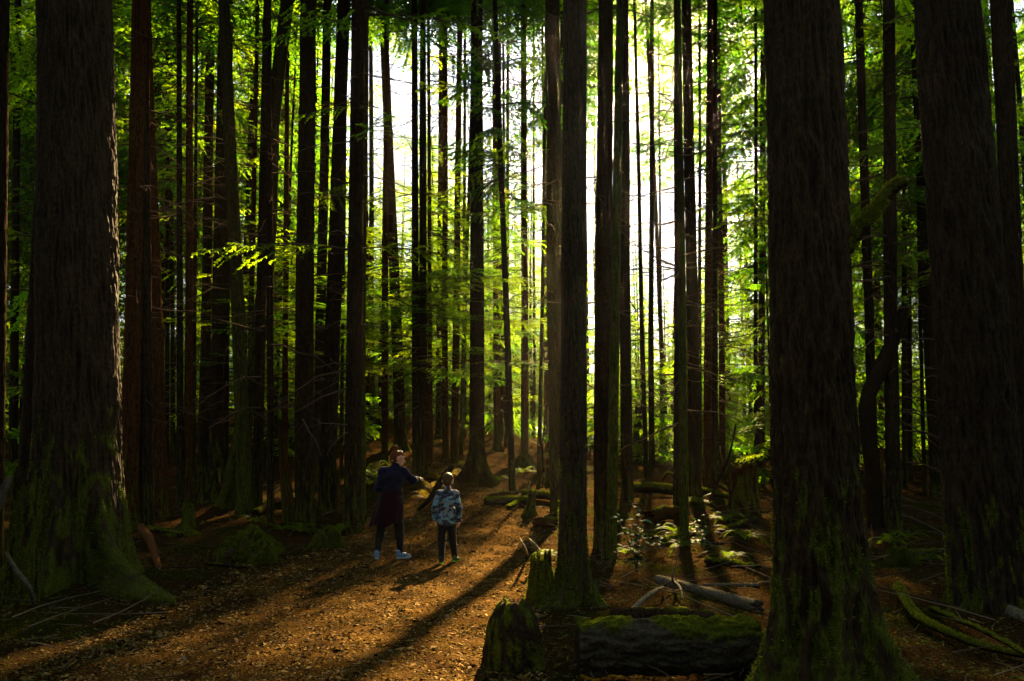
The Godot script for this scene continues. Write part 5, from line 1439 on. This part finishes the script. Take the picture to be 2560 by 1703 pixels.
const BENT := [
	["bent_snag", "bent dark stem with mossy crook left of the dark pole at right", "tree", [[Vector3(6.587, 0.194, -17.200), 0.150], [Vector3(6.514, 1.305, -17.063), 0.130], [Vector3(6.399, 2.452, -16.922), 0.125], [Vector3(6.684, 3.142, -16.938), 0.130], [Vector3(7.001, 3.782, -16.961), 0.110], [Vector3(7.218, 4.291, -16.999), 0.090]], "d", 0.15, 1, "stumps and snags in the wood"],
	["leaning_stub", "short leaning mossy stub with rounded top behind the boy", "stump", [[Vector3(-1.922, 0.489, -19.259), 0.030], [Vector3(-1.653, 0.723, -18.847), 0.050], [Vector3(-1.470, 1.016, -19.013), 0.065], [Vector3(-1.315, 1.252, -19.185), 0.070], [Vector3(-1.234, 1.349, -19.174), 0.060], [Vector3(-1.202, 1.405, -19.167), 0.030]], "d", 0.35, 1, "stumps and snags in the wood"],
	["bare_limb", "debarked curved limb leaning by the massive left trunk", "branch", [[Vector3(-6.028, 0.445, -15.456), 0.060], [Vector3(-5.510, 0.358, -14.459), 0.062], [Vector3(-5.108, 0.172, -13.676), 0.050], [Vector3(-4.749, 0.101, -12.850), 0.030]], "r", 0, 1.6, "loose branches"],
	["bare_branch", "bare pale root curving over the dark rotting log", "branch", [[Vector3(1.111, 0.074, -9.290), 0.020], [Vector3(1.285, 0.133, -9.663), 0.024], [Vector3(1.519, 0.153, -10.278), 0.022], [Vector3(1.754, 0.078, -11.135), 0.016]], "g", 0, 2.4, "loose branches"],
	["bare_branch", "thin twig rising from the pale debarked log", "branch", [[Vector3(1.943, 0.083, -11.367), 0.012], [Vector3(1.816, 0.219, -10.849), 0.012], [Vector3(1.902, 0.404, -11.028), 0.009], [Vector3(1.942, 0.522, -11.114), 0.006]], "g", 0, 1.6, "loose branches"],
	["bare_branch", "short pale stub branch hanging off the debarked log", "branch", [[Vector3(1.905, 0.124, -11.367), 0.014], [Vector3(1.899, 0.124, -10.853), 0.014], [Vector3(1.867, 0.041, -10.501), 0.010]], "g", 0, 2.4, "loose branches"],
	["bare_branch", "pale dead branch at the foot of the tall mossy left stump", "branch", [[Vector3(-5.518, 0.557, -10.405), 0.020], [Vector3(-5.352, 0.374, -10.326), 0.024], [Vector3(-5.162, 0.204, -10.247), 0.026], [Vector3(-5.188, 0.011, -10.421), 0.020]], "g", 0.1, 1.5, "loose branches"],
	["bare_branch", "mossy arched root behind the long moss-topped log", "branch", [[Vector3(3.861, 0.924, -24.354), 0.030], [Vector3(3.897, 1.150, -23.732), 0.035], [Vector3(4.020, 1.092, -23.638), 0.035], [Vector3(4.237, 0.932, -24.444), 0.030]], "d", 0.8, 1, "loose branches"],
	["bare_branch", "pale curved root arching in the debris right of the slim trunks", "branch", [[Vector3(2.845, 0.175, -15.348), 0.020], [Vector3(2.981, 0.256, -15.278), 0.022], [Vector3(3.107, 0.234, -15.180), 0.022], [Vector3(3.123, 0.163, -14.816), 0.020]], "g", 0, 1.3, "loose branches"],
	["dead_sapling", "thin dead sapling leaning left of the big centre trunk", "tree", [[Vector3(0.895, 1.155, -27.096), 0.030], [Vector3(0.828, 1.804, -25.667), 0.028], [Vector3(0.894, 2.452, -25.587), 0.020], [Vector3(0.948, 3.047, -25.514), 0.012]], "d", 0, 1, "loose branches"],
	["bare_branch", "long bent dead branch with moss above the rotten stump", "branch", [[Vector3(4.148, 0.494, -20.175), 0.030], [Vector3(4.468, 0.938, -20.735), 0.030], [Vector3(4.638, 1.347, -20.584), 0.028], [Vector3(4.737, 1.676, -20.443), 0.022], [Vector3(4.858, 2.279, -20.369), 0.014]], "d", 0.3, 1, "loose branches"],
	["mossy_root", "mossy root running from the big right trunk to the corner", "branch", [[Vector3(4.310, 0.142, -10.715), 0.055], [Vector3(3.962, 0.050, -9.446), 0.045], [Vector3(3.941, 0.012, -8.722), 0.035], [Vector3(4.009, -0.009, -8.210), 0.030], [Vector3(4.201, -0.026, -7.877), 0.020]], "d", 0.9, 1, "loose branches"],
	["bare_branch", "thin bare limb sticking out from the left stump", "branch", [[Vector3(-5.722, 0.896, -10.464), 0.050], [Vector3(-5.644, 1.220, -10.525), 0.045], [Vector3(-5.636, 1.363, -10.608), 0.035]], "g", 0.2, 1, "loose branches"],
	["splintered_wood", "upright pale splinter of broken wood by the path", "wood", [[Vector3(0.242, 0.080, -14.453), 0.014], [Vector3(0.158, 0.404, -12.539), 0.022], [Vector3(0.106, 0.510, -12.627), 0.004]], "g", 0, 2.8, "loose branches"],
	["splintered_wood", "larger pale splinter of broken wood by the path", "wood", [[Vector3(0.428, 0.088, -14.613), 0.024], [Vector3(0.318, 0.375, -12.845), 0.034], [Vector3(0.228, 0.484, -12.932), 0.006]], "g", 0, 2.4, "loose branches"],
	["splintered_wood", "white splinter standing on the mossy crossing log", "wood", [[Vector3(0.350, 0.842, -20.747), 0.018], [Vector3(0.377, 0.938, -20.735), 0.018], [Vector3(0.403, 1.042, -20.722), 0.006]], "g", 0, 4, "loose branches"],
]
const FERNS := [
	["lush fern on the bank behind the trunk nearest the woman", -3.627, -24.147, 1.3, false],
	["fern left of the slim reddish trunk behind the woman", -3.269, -23.428, 1.2, false],
	["fern low on the bank left of the woman", -3.366, -22.445, 1.1, false],
	["small bright fern by the straight reddish trunk", 0.300, -26.279, 0.9, false],
	["sunlit fern beside the buttressed trunk", -0.362, -24.482, 0.6, false],
	["dry bracken behind the leaning mossy stub", -1.782, -23.414, 1.2, true],
	["dry bracken left of the buttressed trunk", -1.560, -24.590, 1.2, true],
	["dry bracken right of the dark twin trunk", -1.921, -22.193, 1.1, true],
	["dry bracken between the woman and the boy", -1.870, -20.621, 0.9, true],
	["small fern at the foot of the trunk beside the moss mound", -3.604, -16.192, 0.7, false],
	["small fern left of the thick trunk nearest the woman", -2.935, -16.253, 0.7, false],
	["fern tuft at the foot of the big centre trunk", 0.540, -14.343, 0.6, false],
	["fern tuft by the slim trunk in the right debris", 2.664, -14.958, 0.6, false],
	["green fern before the rotten stump", 4.030, -20.562, 0.9, false],
	["low fern by the splintered snag", -4.712, -17.513, 0.6, false],
	["low fern between the moss mounds", -4.005, -16.442, 0.5, false],
	["fern beside the dark mossy log behind the shrub", 2.821, -16.388, 0.8, false],
	["fern just before the big rotten stump", 4.008, -17.918, 0.8, false],
	["dark fern left of the big mossy-limbed trunk", 3.840, -15.727, 0.8, false],
	["fern at the foot of the bent dark stem", 6.114, -15.430, 0.7, false],
	["fern among the far right debris", 5.748, -13.443, 0.7, false],
	["small fern right of the dark pole at right", 6.675, -16.103, 0.6, false],
	["small fern left of the broad-leaved shrub", 1.723, -14.593, 0.5, false],
	["fern above the pale debarked log", 3.136, -13.826, 0.7, false],
	["dry fern in the right debris", 3.241, -16.088, 0.8, true],
]
const SHRUBS := [
	["broad-leaved shrub with glossy leaves right of the big centre trunk", 1.689, -12.959, 0.95, 7, 11, 1, 0.36],
	["small glossy shrub right of the broad-leaved shrub", 2.286, -14.750, 0.5, 4, 6, 0.9, 0.35],
	["small leafy shrub right of the moss-edged slim trunk", 2.958, -14.856, 0.75, 4, 6, 1, 0.4],
	["tiny pale-leaved plant at the foot of the big centre trunk", 1.223, -12.626, 0.35, 5, 8, 0.3, 0.2],
	["tiny pale-leaved plant near the broken stump's tree", 0.946, -10.709, 0.22, 6, 8, 0.32, 0.22],
	["tiny leafy sprig climbing by the thick brown trunk", 1.330, -14.122, 0.6, 3, 9, 0.32, 0.1],
]
const PEBBLES := [
	[-1.843, -8.748, 0.020, "grey pebble, left of the close pair on the path"],
	[-1.692, -8.486, 0.016, "grey pebble, right of the close pair on the path"],
	[-2.637, -10.272, 0.019, "pale pebble on the path before the massive left trunk's root"],
	[-2.167, -11.646, 0.017, "pale pebble where the woman's shadow ends"],
	[-1.177, -8.918, 0.015, "small grey pebble right of the close pair on the path"],
	[-1.909, -8.064, 0.017, "pinkish pebble near the bottom of the path"],
	[-0.983, -7.791, 0.021, "dark pebble lying low on the path right of centre"],
	[-1.755, -8.275, 0.014, "flat pebble just below the close pair"],
]
